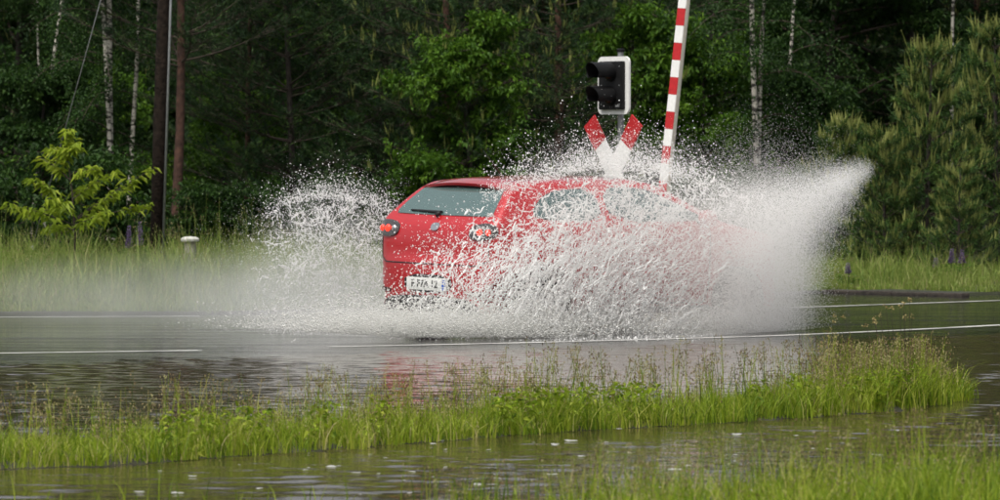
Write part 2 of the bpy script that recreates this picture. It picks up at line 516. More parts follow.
def make_broadleaf(H, Rr, z0, ncl, lsize, mat, bark, trunk_r=.06, per=16, name='broadleaf_tree', trunk_top=.85, droop=.35):
    root = empty(name)
    tb = MB()
    tp = limb_curve((0, 0, -.1), (rng.normal(0, .04), rng.normal(0, .04), 1), H * trunk_top, 9, 0, .03)
    tb.tube(tp, np.linspace(trunk_r, trunk_r * .25, 10), 9)
    o = tb.build('trunk', bark, root, True)
    lb = MB(); tips = []
    nl = int(16 + H * 3)
    for k in range(nl):
        f = rng.uniform(0, 1) ** .8
        z = z0 + (H * trunk_top - z0) * f
        p0 = np.array([np.interp(z, tp[:, 2], tp[:, 0]), np.interp(z, tp[:, 2], tp[:, 1]), z])
        a = rng.uniform(0, 2 * math.pi)
        L = Rr * (1.05 - .55 * f) * rng.uniform(.6, 1.1)
        c = limb_curve(p0, (math.cos(a), math.sin(a), rng.uniform(.05, .7)), L, 6, -.25, .12)
        lb.tube(c, np.linspace(trunk_r * .35, .004, 7), 5, False)
        for s in range(2, 7): tips.append(c[s])
        for q in range(4):
            i = rng.integers(2, 6)
            c2 = limb_curve(c[i], (math.cos(a + rng.normal(0, .9)), math.sin(a + rng.normal(0, .9)), rng.uniform(-.3, .5)), L * .4, 4, -.2, .15)
            lb.tube(c2, np.linspace(.008, .003, 5), 4, False)
            for s in range(1, 5): tips.append(c2[s])
    tag(lb.build('branches', M['twig'], root, True), kind='stuff')
    tips = np.array(tips)
    cen = tips[rng.integers(0, len(tips), ncl)] + rng.normal(0, .07, (ncl, 3))
    ax = unit(rng.normal(0, 1, (ncl, 3)) * [1, 1, .35] + (cen - cen.mean(0)) * [.4, .4, .1])
    t = rng.uniform(0, 1, (ncl, per, 1))
    P = cen[:, None, :] + ax[:, None, :] * (t * .28) + rng.normal(0, .03, (ncl, per, 3))
    D = ax[:, None, :] * .5 + rng.normal(0, .6, (ncl, per, 3)) + np.array([0, 0, -droop])
    P, D = P.reshape(-1, 3), D.reshape(-1, 3)
    n = len(P)
    tint = np.clip(np.repeat(rng.normal(.45, .22, ncl), per) + rng.normal(0, .12, n), 0, 1)
    L = lsize * rng.uniform(.6, 1.25, n)
    V, F, T = leaves(P, D, L, L * .58, .15, tint)
    mesh('crown', V, F, mat, root, False, T)
    return root

def make_pine(H, L0, z0, dens, name='young_pine', shoots=True, trunk_r=.05, cone=.85, bark=None, droop=-.1, whorl=.34, shoot_l=.16):
    root = empty(name)
    tb = MB()
    tp = limb_curve((0, 0, -.1), (rng.normal(0, .02), rng.normal(0, .02), 1), H, 10, 0, .015)
    tb.tube(tp, np.linspace(trunk_r, .012, 11), 9)
    tb.build('trunk', bark or M['bark_dark'], root, True)
    lb = MB()
    P, A, Ssz = [], [], []
    CP, CD = [], []
    z = z0
    while z < H - .1:
        f = (z - z0) / (H - z0)
        L = L0 * (1 - f) ** cone + .18
        a0 = rng.uniform(0, 6.28)
        nb = rng.integers(4, 7)
        for b in range(nb):
            a = a0 + b * 6.283 / nb + rng.normal(0, .2)
            Lb = L * rng.uniform(.65, 1.1)
            p0 = np.array([np.interp(z, tp[:, 2], tp[:, 0]), np.interp(z, tp[:, 2], tp[:, 1]), z + rng.normal(0, .04)])
            c = limb_curve(p0, (math.cos(a), math.sin(a), .25 + .5 * f + droop), Lb, 7, .45, .06)
            lb.tube(c, np.linspace(.018 * (1 - .5 * f), .004, 8), 5, False)
            nsub = int(4 + Lb * 9)
            ends = [(c[-1], c[-1] - c[-2])]
            for q in range(nsub):
                t = rng.uniform(.22, 1) * 6.99
                i = int(t); p = c[i] + (c[i + 1] - c[i]) * (t - i)
                sd = rng.choice([-1, 1])
                dd = np.array([math.cos(a + sd * rng.uniform(.4, 1.0)), math.sin(a + sd * rng.uniform(.4, 1.0)), rng.uniform(0, .55)])
                l2 = Lb * .30 * rng.uniform(.5, 1.1) + .06
                c2 = limb_curve(p, dd, l2, 3, .3, .08)
                lb.tube(c2, np.linspace(.007, .003, 4), 4, False)
                ends.append((c2[-1], c2[-1] - c2[-2]))
                ends.append((c2[1], c2[2] - c2[1]))
            for p, d in ends:
                d = d / (np.linalg.norm(d) + 1e-9)
                P.append(p); A.append(d)
                if rng.random() < (.22 + .55 * f) * (1 if name == 'young_pine' else .4):
                    CP.append(p); CD.append(np.array([d[0] * .25, d[1] * .25, 1.0]) + rng.normal(0, .12, 3))
        z += whorl * rng.uniform(.8, 1.2)
    CP.append(tp[-1]); CD.append(np.array([0, 0, 1.0]))
    tag(lb.build('branches', M['twig'], root, True), kind='stuff')
    P, A = np.array(P), np.array(A)
    ns, per = len(P), dens
    t = rng.uniform(-.5, 1, (ns, per, 1)) * shoot_l
    B = P[:, None, :] + A[:, None, :] * t
    D = A[:, None, :] * .55 + rng.normal(0, .6, (ns, per, 3)) + np.array([0, 0, .12])
    tint = np.clip(np.repeat(rng.normal(.42, .28, ns), per) + rng.normal(0, .14, ns * per), 0, 1)
    V, F, T = needles(B.reshape(-1, 3), D.reshape(-1, 3), rng.uniform(.06, .11, ns * per), .012, tint)
    mesh('crown', V, F, M['needle_young'] if name == 'young_pine' else M['needle'], root, False, T)
    if shoots:
        CP, CD = np.array(CP), unit(np.array(CD))
        k = 3
        CPr = np.repeat(CP, k, 0) + rng.normal(0, .022, (len(CP) * k, 3)); CDr = unit(np.repeat(CD, k, 0) + rng.normal(0, .13, (len(CP) * k, 3)))
        l = rng.uniform(.09, .28, len(CPr)); l[::k] *= 1.35
        # each candle: two crossed slim leaves and short side needles
        tt_ = np.clip(rng.normal(.5, .25, len(CPr)), 0, 1)
        V1, F1, T1 = leaves(CPr, CDr, l, .024, 0, tt_, 0)
        V2, F2, T2 = leaves(CPr, CDr, l * .95, .024, 0, tt_, 0)
        nn = 7
        q = rng.uniform(.15, 1, (len(CPr), nn, 1))
        B = CPr[:, None, :] + CDr[:, None, :] * q * l[:, None, None]
        D = CDr[:, None, :] * .9 + rng.normal(0, .45, (len(CPr), nn, 3))
        V3, F3, T3 = needles(B.reshape(-1, 3), D.reshape(-1, 3), .032, .007, np.repeat(tt_, nn))
        V = np.concatenate([V1, V2, V3]); F = np.concatenate([F1, F2 + len(V1), F3 + len(V1) + len(V2)])
        mesh('new_shoots', V, F, M['shoot'], root, False, np.concatenate([T1, T2, T3]))
    return root

def make_birch(H, r, lean_curve=.0, crown0=2.6, ncl=900, twin=False):
    root = empty('birch_tree')
    stems = [(0, 0, r, 0.0)] + ([(.075, -.03, r * .8, .02)] if twin else [])
    lb = MB(); tips = []
    for sx, sy, rr_, ln in stems:
        tb = MB()
        tp = limb_curve((sx, sy, -.1), (ln, 0, 1), H, 14, 0, .018)
        tb.tube(tp, np.linspace(rr_, rr_ * .3, 15), 10)
        tb.build('trunk', M['bark_birch'], root, True)
        for k in range(26):
            z = crown0 * .55 + (H - crown0 * .55) * rng.uniform(0, 1)
            p0 = np.array([np.interp(z, tp[:, 2], tp[:, 0]), np.interp(z, tp[:, 2], tp[:, 1]), z])
            a = rng.uniform(0, 6.28)
            L = rng.uniform(.6, 1.7) * (1.1 - .5 * z / H)
            c = limb_curve(p0, (math.cos(a), math.sin(a), .8), L, 7, -1.5, .1)
            lb.tube(c, np.linspace(.012, .003, 8), 5, False)
            for s in range(2, 8):
                if c[s][2] > crown0 * .6: tips.append(c[s])
    tag(lb.build('branches', M['twig'], root, True), kind='stuff')
    tips = np.array(tips)
    cen = tips[rng.integers(0, len(tips), ncl)] + rng.normal(0, .10, (ncl, 3))
    per = 14
    P = cen[:, None, :] + rng.normal(0, 1, (ncl, per, 3)) * [.06, .06, .13]
    D = rng.normal(0, .6, (ncl, per, 3)) + np.array([0, 0, -.6])
    n = ncl * per
    tint = np.clip(np.repeat(rng.normal(.45, .22, ncl), per) + rng.normal(0, .12, n), 0, 1)
    L = rng.uniform(.035, .06, n)
    V, F, T = leaves(P.reshape(-1, 3), D.reshape(-1, 3), L, L * .75, .05, tint)
    mesh('crown', V, F, M['leaf_dark'], root, False, T)
    return root

def place(root, px, Y, s=1.0, rz=0.0, lean=(0, 0), zoff=0.0):
    x = (px - 500) / FPX * Y
    root.location = (x, Y, float(vergez(np.array(x), np.array(Y))) - .03 + zoff)
    root.rotation_euler = (lean[1], lean[0], rz)
    root.scale = (s, s, s)
    return root

# prototypes, used themselves the first time and copied afterwards
protos = {
    'yp1': lambda: make_pine(3.3, 1.05, .25, 26),
    'yp2': lambda: make_pine(2.7, .95, .2, 26),
    'mp1': lambda: make_pine(7.5, 1.9, .55, 24, 'pine_tree', False, .06, .75, M['bark_dark'], -.28, .42, .2),
    'mp2': lambda: make_pine(8.5, 2.1, 1.0, 24, 'pine_tree', True, .10, .7, M['bark_pine'], -.35, .45, .2),
    'tp1': lambda: make_pine(11.0, 2.1, 3.1, 20, 'tall_pine', False, .085, .5, M['bark_pine'], -.1, .55, .24),
    'bi1': lambda: make_birch(9.5, .052, 0, 2.7, 1000, True),
    'bi2': lambda: make_birch(8.5, .040, 0, 2.6, 900),
    'bl1': lambda: make_broadleaf(3.4, 1.25, .35, 950, .085, M['leaf_dark'], M['bark_dark']),
    'bl2': lambda: make_broadleaf(4.2, 1.5, .5, 1100, .085, M['leaf_mid'], M['bark_dark']),
    'bl3': lambda: make_broadleaf(9.5, 2.6, 1.6, 2300, .10, M['leaf_dark'], M['bark_dark'], .10),
    'bu1': lambda: make_broadleaf(1.5, .8, .08, 480, .07, M['leaf_dark'], M['bark_dark'], .02, name='bush'),
}
made = {}
def tree(kind, px, Y, s, rz, label, cat='tree', group=None, lean=(0, 0)):
    if kind not in made:
        made[kind] = o = protos[kind]()
    else:
        o = copy_tree(made[kind])
    place(o, px, Y, s, rz, lean)
    for k in ('label', 'category', 'group'):
        if k in o: del o[k]
    tag(o, label, cat, group)
    return o

# left of the picture
tree('bi1', 107, 79.5, 1.0, .4, 'twin stemmed white birch above the sapling', lean=(R(.5), 0))
tree('bi2', 125, 83, 1.0, 1.2, 'thin birch trunk leaning right between the twin birch and the utility pole', lean=(R(9.0), 0))
tree('bi2', 28, 83, 1.05, 2.6, 'slim birch leaning left at the left edge of the forest', lean=(R(-9.0), 0))
tree('bi2', 46, 90, .7, 4.1, 'thin pale birch stem among dark leaves behind the sapling', lean=(R(5), 0))
tree('bl1', 40, 80.5, .95, .3, 'dark leafy undergrowth tree behind the left sapling')
tree('bl2', 88, 88, .85, 1.9, 'leafy green tree behind the twin birch')
tree('bl3', 66, 94, .9, 2.2, 'tall dark broadleaf tree at the upper left of the forest')
tree('tp1', 174, 79, .92, .8, 'tall pine with red brown trunk right beside the utility pole', lean=(R(2.6), 0))
tree('bl2', 215, 84, .75, 2.7, 'leafy tree between the red brown pine trunk and the thin trunk right of it')
tree('bl3', 165, 97, .9, .7, 'tall broadleaf tree behind the utility pole')
tree('tp1', 246, 82, .62, 2.0, 'slim pine with bare reddish trunk above the white capped post', lean=(R(.6), 0))
tree('mp1', 296, 81, .95, 1.1, 'dense dark pine above the left splash')
tree('mp1', 372, 82.5, 1.05, 3.3, 'large dark pine behind the car\'s rear window')
tree('mp2', 448, 80, .85, 2.1, 'pine with pale upright shoots above the car\'s roof spoiler')
tree('bl2', 480, 79, .95, .2, 'bright green leafy tree left of the signal')
tree('mp2', 560, 80.5, .9, .9, 'pine with reddish trunk directly left of the crossing signal')
tree('mp1', 630, 83, .9, 4.4, 'dark pine standing behind the crossing signal')
tree('bl2', 700, 80, .95, 4.0, 'bright leafy tree right of the barrier boom')
tree('bl2', 655, 80.5, 1.0, 5.2, 'light green leafy tree behind the barrier boom')
tree('bi1', 763, 78.6, .95, 3.0, 'white birch right of the barrier boom', lean=(R(1.2), 0))
tree('bi2', 768, 84, .9, .5, 'thin birch leaning right beside the white birch', lean=(R(8), 0))
tree('bl1', 790, 80, .95, 5.1, 'dark leafy tree behind the tip of the front spray')
tree('bl3', 820, 88, .85, 1.4, 'tall dark broadleaf tree at the upper right')
tree('yp2', 842, 75.5, .78, .4, 'young pine with yellow green shoots just above the spray tip')
tree('yp1', 925, 73.5, .92, 1.7, 'largest young pine with upright pale shoots at the right')
tree('yp1', 995, 74.5, 1.0, 3.9, 'young pine at the right edge of the picture')
tree('yp2', 884, 73, .72, 2.9, 'short young pine between the spray tip and the largest young pine')
tree('yp2', 958, 71.8, .55, 5.0, 'smallest young pine low behind the right verge')
tree('bi2', 952, 86, .9, 2.2, 'pale birch trunk behind the largest young pine')
tree('bl3', 945, 92, .9, 3.2, 'tall leafy tree behind the young pines')
# the second and third rows, deep in the shade
k_ = 0
for (Y, step, off) in ((91, 75, -60), (99, 62, -90), (107, 66, -70)):
    px = off
    while px < 1090:
        kd = ['mp1', 'bl3', 'mp2', 'bl1', 'mp1', 'bl2'][k_ % 6]
        tree(kd, px + rng.uniform(-15, 15), Y + rng.uniform(-2, 2), rng.uniform(.9, 1.2), rng.uniform(0, 6.28),
             'dark pine deep in the forest behind the front row' if kd[0] == 'm' else 'dark leafy tree deep in the forest behind the front row',
             group='pines deep in the forest' if kd[0] == 'm' else 'leafy trees deep in the forest')
        k_ += 1
        px += step
# low bushes along the foot of the forest
for i, (px, Y, s, lb) in enumerate([(205, 78, .8, 'low leafy bush behind the white capped post'), (255, 78, .8, 'low bush left of the far splash'),
        (330, 78, .9, 'low dark bush behind the far splash'), (400, 79, .9, 'low dark bush behind the car\'s rear left corner'),
        (5, 77, .9, 'low bush at the left edge behind the sapling'), (690, 77, .9, 'low bush behind the foot of the barrier boom'),
        (735, 77, 1.0, 'low bush behind the front spray'), (800, 76, .9, 'low bush behind the tip of the front spray'),
        (505, 79, .9, 'low bush behind the car\'s roof'), (600, 79, .9, 'low bush behind the crossed sign'), (108, 76.5, 1.15, 'low bush below the twin birch')]):
    tree('bu1', px, Y, s, i * 1.1, lb, 'bush')

# woodland beyond, one dark mass
n = 42000
cl = rng.uniform([-15, 110, .2], [15, 124, 10.5], (900, 3))
P = cl[rng.integers(0, 900, n)] + rng.normal(0, .42, (n, 3))
V, F, T = leaves(P, rng.normal(0, 1, (n, 3)), rng.uniform(.12, .26, n), .13, .1)
o = mesh('far_woodland', V, F, M['leaf_dark'], None, False, T)
tag(o, 'dark mass of woodland filling the gaps behind the trees', 'woodland', kind='stuff')

# ------------------------------------------------------------------ sapling in front of the forest
def sapling():
    Y = 69.0
    base = at(72, 262, Y)
    root = empty('sapling', (base[0], Y, .10))
    s = Y / FPX
    def loc(px, py, dy=0): p = at(px, py, Y + dy); return p - np.array(root.location)
    tb = MB()
    tb.tube([loc(74, 288), loc(75, 235), loc(72, 190), loc(68, 160), loc(66, 132)], [.016, .013, .010, .007, .004], 7)
    tb.build('trunk', M['twig'], root, True)
    lb = MB(); LP, LD = [], []
    br = [((72, 205), (30, 178), -.2), ((72, 200), (118, 172), .2), ((74, 220), (155, 168), -.3), ((73, 210), (20, 215), .3), ((74, 225), (152, 205), .3),
          ((70, 180), (40, 158), .3), ((70, 175), (98, 170), -.25), ((67, 160), (52, 148), .1), ((67, 155), (78, 146), -.1), ((73, 225), (8, 205), -.4),
          ((74, 228), (110, 212), -.5), ((74, 230), (45, 228), .5), ((72, 195), (88, 190), .5), ((74, 222), (128, 188), .35), ((73, 215), (48, 198), -.5)]
    for (a, b, dy) in br:
        p0, p1 = loc(*a), loc(b[0], b[1], dy * 2)
        mid = (p0 + p1) / 2 + np.array([0, 0, .06])
        t = np.linspace(0, 1, 8)[:, None]
        c = p0 * (1 - t) ** 2 + 2 * mid * t * (1 - t) + p1 * t ** 2
        lb.tube(c, np.linspace(.008, .003, 8), 5, False)
        for q in range(60):
            f = rng.uniform(.15, 1.0); i = min(int(f * 7), 6)
            p = c[i] + (c[i + 1] - c[i]) * (f * 7 - i)
            a_ = rng.uniform(0, 6.28)
            LP.append(p + rng.normal(0, .022, 3)); LD.append(np.array([math.cos(a_), math.sin(a_) * .8, rng.uniform(-.75, .15)]) + (c[-1] - c[0]) * .5)
    for q in range(70):
        p = loc(66 + rng.normal(0, 3), rng.uniform(128, 165))
        a_ = rng.uniform(0, 6.28)
        LP.append(p); LD.append((math.cos(a_), math.sin(a_), rng.uniform(-.7, .5)))
    tag(lb.build('branches', M['twig'], root, True), kind='stuff')
    LP, LD = np.array(LP), np.array(LD)
    L = rng.uniform(.08, .16, len(LP))
    hgt = (LP[:, 2] - LP[:, 2].min()) / np.ptp(LP[:, 2])
    V, F, T = leaves(LP, LD, L, L * .36, .35, np.clip(rng.normal(.42, .16, len(LP)) + .22 * hgt, 0, .95), .15)
    mesh('crown', V, F, M['leaf_sapling'], root, False, T)
    tag(root, 'bright yellow green sapling with long drooping leaves in the left verge', 'sapling')
sapling()

# ------------------------------------------------------------------ grass
def blades(P, H, lean, W, tint, segs=3):
    n = len(P)
    a = rng.uniform(0, 6.28, n)
    d = np.stack([np.cos(a), np.sin(a), np.zeros(n)], 1)
    b = rng.uniform(0, 6.28, n)
    s = np.stack([np.cos(b), np.sin(b) * .35, np.zeros(n)], 1); s = unit(s)
    H = np.broadcast_to(H, (n,))[:, None]; lean = np.broadcast_to(lean, (n,))[:, None]; W = np.broadcast_to(W, (n,))[:, None]
    lv = []
    for k in range(segs):
        f = k / segs
        c = P + np.array([0, 0, 1.0]) * H * (f - .35 * lean * f ** 2) + d * H * lean * f ** 2
        w = W * (1 - f * .75) * .5
        lv += [c - s * w, c + s * w]
    lv.append(P + np.array([0, 0, 1.0]) * H * (1 - .35 * lean - .15 * lean ** 2) + d * H * lean)
    m = 2 * segs + 1
    V = np.stack(lv, 1).reshape(-1, 3)
    i = np.arange(n)[:, None] * m
    tri = []
    for k in range(segs - 1):
        q = 2 * k
        tri += [i + np.array([[q, q + 1, q + 3]]), i + np.array([[q, q + 3, q + 2]])]
    q = 2 * (segs - 1)
    tri.append(i + np.array([[q, q + 1, q + 2]]))
    return V, np.concatenate(tri), np.repeat(tint, m)
def join(parts):
    V, F, T, o = [], [], [], 0
    for v, f, t in parts:
        V.append(v); F.append(f + o); T.append(t); o += len(v)
    return np.concatenate(V), np.concatenate(F), np.concatenate(T)
def panicles(P, H, scale=1.0, nh=22):
    """flowering stems: slim stalk geometry + loose seed heads"""
    n = len(P)
    a = rng.uniform(0, 6.28, n); ln = rng.uniform(.02, .22, n)
    d = np.stack([np.cos(a), np.sin(a), np.zeros(n)], 1)
    top = P + np.array([0, 0, 1.0]) * H[:, None] * (1 - .2 * ln[:, None]) + d * (H * ln)[:, None]
    sx = np.tile([[1.0, 0, 0]], (n, 1)); w = .0024
    mid = P * .5 + top * .5 - d * (H * ln)[:, None] * .2
    Vs = np.stack([P - sx * w, P + sx * w, mid + sx * w * .8, mid - sx * w * .8, top + sx * w * .4, top - sx * w * .4], 1).reshape(-1, 3)
    i = np.arange(n)[:, None] * 6
    Fs = np.concatenate([i + np.array([x]) for x in ([0, 1, 2], [0, 2, 3], [3, 2, 4], [3, 4, 5])])
    Ts = np.repeat(np.clip(rng.normal(.5, .2, n), 0, 1), 6)
    t = rng.uniform(0, 1, (n, nh, 1))
    spread = (.030 * scale) * (1 - t * .75) * rng.uniform(.3, 1.3, (n, 1, 1))
    hl = rng.uniform(.07, .15, (n, 1, 1)) * scale
    hp = top[:, None, :] - np.array([0, 0, 1.0]) * hl * (1 - t) + rng.normal(0, 1, (n, nh, 3)) * spread * [1, 1, .4]
    V, F, T = leaves(hp.reshape(-1, 3), rng.normal(0, .5, (n * nh, 3)) + [0, 0, .7], rng.uniform(.006, .014, n * nh) * scale, .005 * scale, 0,
                     np.repeat(np.clip(rng.normal(.5, .3, n), 0, 1), nh))
    return (Vs, Fs, Ts), (V, F, T)

def patch_noise(x, y):
    return .5 + .25 * np.sin(x * 2.1 + 1.3 * np.sin(y * 1.7)) + .25 * np.sin(x * 5.3 + y * 3.1 + 2)

# the strip between the road and the near flood water: tufts of unequal height, bent and matted
def tufts(n_t, per, xy, hfun, tmean, lean_a=2.0, lean_b=2.2):
    """xy(n) gives tuft centres; blades radiate from each"""
    cx, cy = xy(n_t)
    th = hfun(cx, cy)
    k = rng.poisson(per, n_t)
    i = np.repeat(np.arange(n_t), k)
    n = len(i)
    x = cx[i] + rng.normal(0, .035, n); y = cy[i] + rng.normal(0, .03, n)
    H = th[i] * rng.beta(3.2, 1.8, n) * 1.15
    tint = np.clip(rng.normal(tmean, .13, n_t)[i] + rng.normal(0, .13, n), 0, 1)
    tint = np.where(rng.uniform(0, 1, n) < .06, rng.uniform(.85, 1, n), tint)
    return blades(np.stack([x, y, np.full(n, .0)], 1), H, rng.beta(lean_a, lean_b, n) * rng.uniform(.5, 1.25, n_t)[i], rng.uniform(.003, .0075, n), tint, 3)
def strip_xy(n):
    u = rng.uniform(0, 1, n); w = rng.beta(1.1, 1.3, n)
    x, y = strip_pt(u, w * depth_at(u))
    return x + rng.normal(0, .04, n), y + rng.normal(0, .05, n)
def strip_h(x, y):
    u = np.interp(x, near_edge[:, 0], np.linspace(0, 1, len(near_edge)))
    right = sst_(.70, .86, u)
    h = .11 + .11 * patch_noise(x * 1.7, y) + rng.gamma(2, .025, len(x))
    return np.clip(h * (1 + .35 * right) * np.where(u > .95, .75, 1), .07, .44)
def sst_(a, b, x):
    t = np.clip((x - a) / (b - a), 0, 1); return t * t * (3 - 2 * t)
parts = [tufts(1700, 18, strip_xy, strip_h, .54, 2.2, 1.9),
         tufts(900, 10, strip_xy, lambda x, y: rng.uniform(.06, .15, len(x)), .48, 3, 1.5)]
# broad leaved weeds low in the strip
m_ = 6000
u2 = rng.uniform(0, 1, m_); w2 = rng.uniform(0, .8, m_)
x2, y2 = strip_pt(u2, w2 * depth_at(u2))
keep = np.sin(x2 * 3.3) + .8 * np.sin(x2 * 7.7 + 1) + .5 * np.sin(x2 * 17) > .1
x2, y2 = x2[keep], y2[keep]
parts.append(leaves(np.stack([x2, y2, rng.uniform(.03, .24, len(x2))], 1), rng.normal(0, 1, (len(x2), 3)) * [1, 1, .5], rng.uniform(.03, .07, len(x2)), .026, .2,
                    np.clip(rng.normal(.5, .15, len(x2)), 0, .8)))
ns = 1150
u3 = np.concatenate([rng.uniform(0, 1, ns - 330), rng.uniform(.78, .96, 330)]); w3 = rng.uniform(.1, 1, ns)
x3, y3 = strip_pt(u3, w3 * depth_at(u3))
Hs = rng.uniform(.20, .47, ns) * (.85 + .3 * patch_noise(x3 * .7, y3)) * np.where(u3 > .96, .6, 1)
st, hd = panicles(np.stack([x3, y3, np.zeros(ns)], 1), Hs, 1.6, 30)
parts.append(st)
V, F, T = join(parts)
o = mesh('grass_strip', V, F, M['grass'], None, False, T)
tag(o, 'long strip of wild grass between the road and the near flood water', 'grass', kind='stuff')
tag(mesh('seed_heads', *hd[:2], M['seed'], o, False, hd[2]), kind='stuff')

# the nearest grass, bottom right
def near_xy(n):
    m = n * 4
    px = rng.uniform(385, 1060, m); Y = rng.uniform(23.4, 26.2, m)
    k = rng.uniform(0, 1, m) < np.clip((px - 420) / 420, .04, 1) ** 1.3 * np.where((Y > 25.2) & (px < 640), .35, 1)
    px, Y = px[k][:n], Y[k][:n]
    return (px - 500) / FPX * Y, Y
def near_h(x, y):
    px = 500 + x / y * FPX
    f = np.clip((px - 430) / 480, 0, 1)
    return np.clip((.12 + .15 * patch_noise(x * 2, y) + rng.gamma(2, .03, len(x))) * (.60 + .62 * f), .06, .42)
parts = [tufts(620, 13, near_xy, near_h, .52)]
ns = 330
px3 = np.concatenate([rng.uniform(560, 1040, 260), rng.uniform(400, 700, 70)]); Y3 = rng.uniform(23.5, 26.1, ns)
Hs = rng.uniform(.22, .43, ns) * (.65 + .5 * np.clip((px3 - 450) / 450, 0, 1))
st, hd = panicles(np.stack([(px3 - 500) / FPX * Y3, Y3, np.zeros(ns)], 1), Hs, 1.25, 26)
parts.append(st)
# a few blades standing in the water further left
nb = 70
pxl = np.concatenate([rng.normal(75, 30, 26), rng.uniform(20, 420, 44)]); Yl = rng.uniform(24.6, 26.3, nb)
parts.append(blades(np.stack([(pxl - 500) / FPX * Yl, Yl, np.full(nb, -.02)], 1), rng.uniform(.05, .2, nb), rng.uniform(.1, .5, nb), .007, rng.uniform(.3, .7, nb), 3))
V, F, T = join(parts)
o = mesh('near_grass', V, F, M['grass'], None, False, T)
tag(o, 'nearest tall grass at the bottom right in front of the flood water', 'grass', kind='stuff')
tag(mesh('seed_heads', *hd[:2], M['seed'], o, False, hd[2]), kind='stuff')

# far verge grass
def verge(name, x0, x1, n, hmean, label, mat, d0=.0, d1=14.0, tm=.5, power=1.6):
    px = rng.uniform(x0, x1, n)
    base = np.interp((px - 500) / FPX * 60, xs, ys)
    Y = base + .1 + d0 + (d1 - d0) * rng.uniform(0, 1, n) ** power
    x = (px - 500) / FPX * Y
    Y = np.maximum(Y, np.interp(x, xs, ys) + .05)
    pn = patch_noise(x * .8, Y * .6)
    dd = np.clip((Y - np.interp(x, xs, ys)) / 2.5, .25, 1)
    H = np.clip(rng.gamma(7, hmean / 7, n) * (.65 + .6 * pn) * dd, .04, hmean * 2.1)
    z = vergez(x, Y)
    P = np.stack([x, Y, z - .02], 1)
    parts = [blades(P, H, rng.beta(2, 3, n) * .8, rng.uniform(.010, .020, n), np.clip(rng.normal(tm, .17, n), 0, 1), 2)]
    k = rng.integers(0, n, n // 26)
    st, hd = panicles(P[k], H[k] * 1.2 + .12, 1.6, 10)
    parts.append(st)
    V, F, T = join(parts)
    o = mesh(name, V, F, mat, None, False, T)
    tag(o, label, 'grass', kind='stuff')
    tag(mesh('seed_heads', *hd[:2], M['seed'], o, False, hd[2]), kind='stuff')
verge('verge_grass', -60, 470, 28000, .40, 'tall pale grass on the far left verge below the trees', M['grass_far'], 0, 16, .66)
verge('verge_grass', 470, 1070, 20000, .27, 'bright grass on the far right verge in front of the young pines', M['grass_far'], 0, 9, .66)

# lupins
def make_lupin():
    root = empty('lupin_flower')
    MB().tube([(0, 0, -.05), (.01, 0, .3), (0, .01, .62)], [.006, .005, .003], 6).build('stem', M['twig'], root, True)
    n = 150
    t = rng.uniform(0, 1, n); a = rng.uniform(0, 6.28, n)
    P = np.stack([.012 * np.cos(a), .012 * np.sin(a), .36 + .30 * t], 1)
    D = np.stack([np.cos(a), np.sin(a), .5 + t], 1)
    V, F, T = leaves(P, D, .038 * (1.15 - .8 * t), .028 * (1.1 - .7 * t), 0, rng.uniform(0, 1, n))
    mesh('flower_spike', V, F, M['lupin'], root, False, T)
    n = 60
    a = rng.uniform(0, 6.28, n)
    P = np.stack([.05 * np.cos(a), .05 * np.sin(a), rng.uniform(.08, .34, n)], 1)
    V, F, T = leaves(P, np.stack([np.cos(a), np.sin(a), rng.uniform(-.1, .5, n)], 1), .10, .022, .1)
    mesh('leaves', V, F, M['leaf_mid'], root, False, T)
    return root
lp = None
for px, Y, top, lb in [(848, 69.5, 263, 'purple lupin nearest the front spray'), (936, 70.5, 258, 'purple lupin left of the paired lupins on the right verge'),
                       (952, 70, 249, 'left one of the paired purple lupins below the young pines'), (962, 70.3, 250, 'right one of the paired purple lupins below the young pines'),
                       (129, 71, 226, 'pale purple lupin left of the utility pole\'s foot'), (140, 71.3, 222, 'purple lupin nearest the utility pole\'s foot')]:
    if lp is None: lp = o = make_lupin()
    else: o = copy_tree(lp)
    x = (px - 500) / FPX * Y
    zb = float(vergez(np.array(x), np.array(Y)))
    topz = CAM_H + (HOR - top) / FPX * Y
    o.location = (x, Y, zb); o.scale = (1.2, 1.2, (topz - zb) / .66); o.rotation_euler = (0, 0, px)
    tag(o, lb, 'flower', 'lupins along the far verge')

# yellow flower stems rising from the strip's right end
o = empty('yellow_wildflower', (*strip_pt(.90, .4), 0))
mb = MB(); FP = []
for px, py in [(835, 316), (843, 317), (834, 321), (874, 319), (880, 316), (886, 306), (891, 308), (900, 306), (904, 304), (910, 300), (912, 317), (905, 317), (875, 322), (866, 325)]:
    Y = o.location.y + rng.uniform(-.15, .15)
    tip = at(px, py, Y) - np.array(o.location)
    b0 = np.array([(at(px, py, Y)[0] - o.location.x) * .55, rng.uniform(-.1, .1), 0])
    mb.tube([b0, b0 * .5 + tip * .5 + [0, 0, .05], tip], [.0022, .0018, .0012], 4, False)
    FP += [tip + rng.normal(0, .007, 3) for _ in range(9)]
mb.build('stem', M['twig'], o)
FP = np.array(FP)
V, F, T = leaves(FP, rng.normal(0, 1, FP.shape), .016, .014, 0, rng.uniform(0, 1, len(FP)))
tag(mesh('flower_head', V, F, M['buttercup'], o, False, T), kind='stuff')
tag(o, 'airy pale yellow wildflower rising above the right end of the grass strip', 'flower')

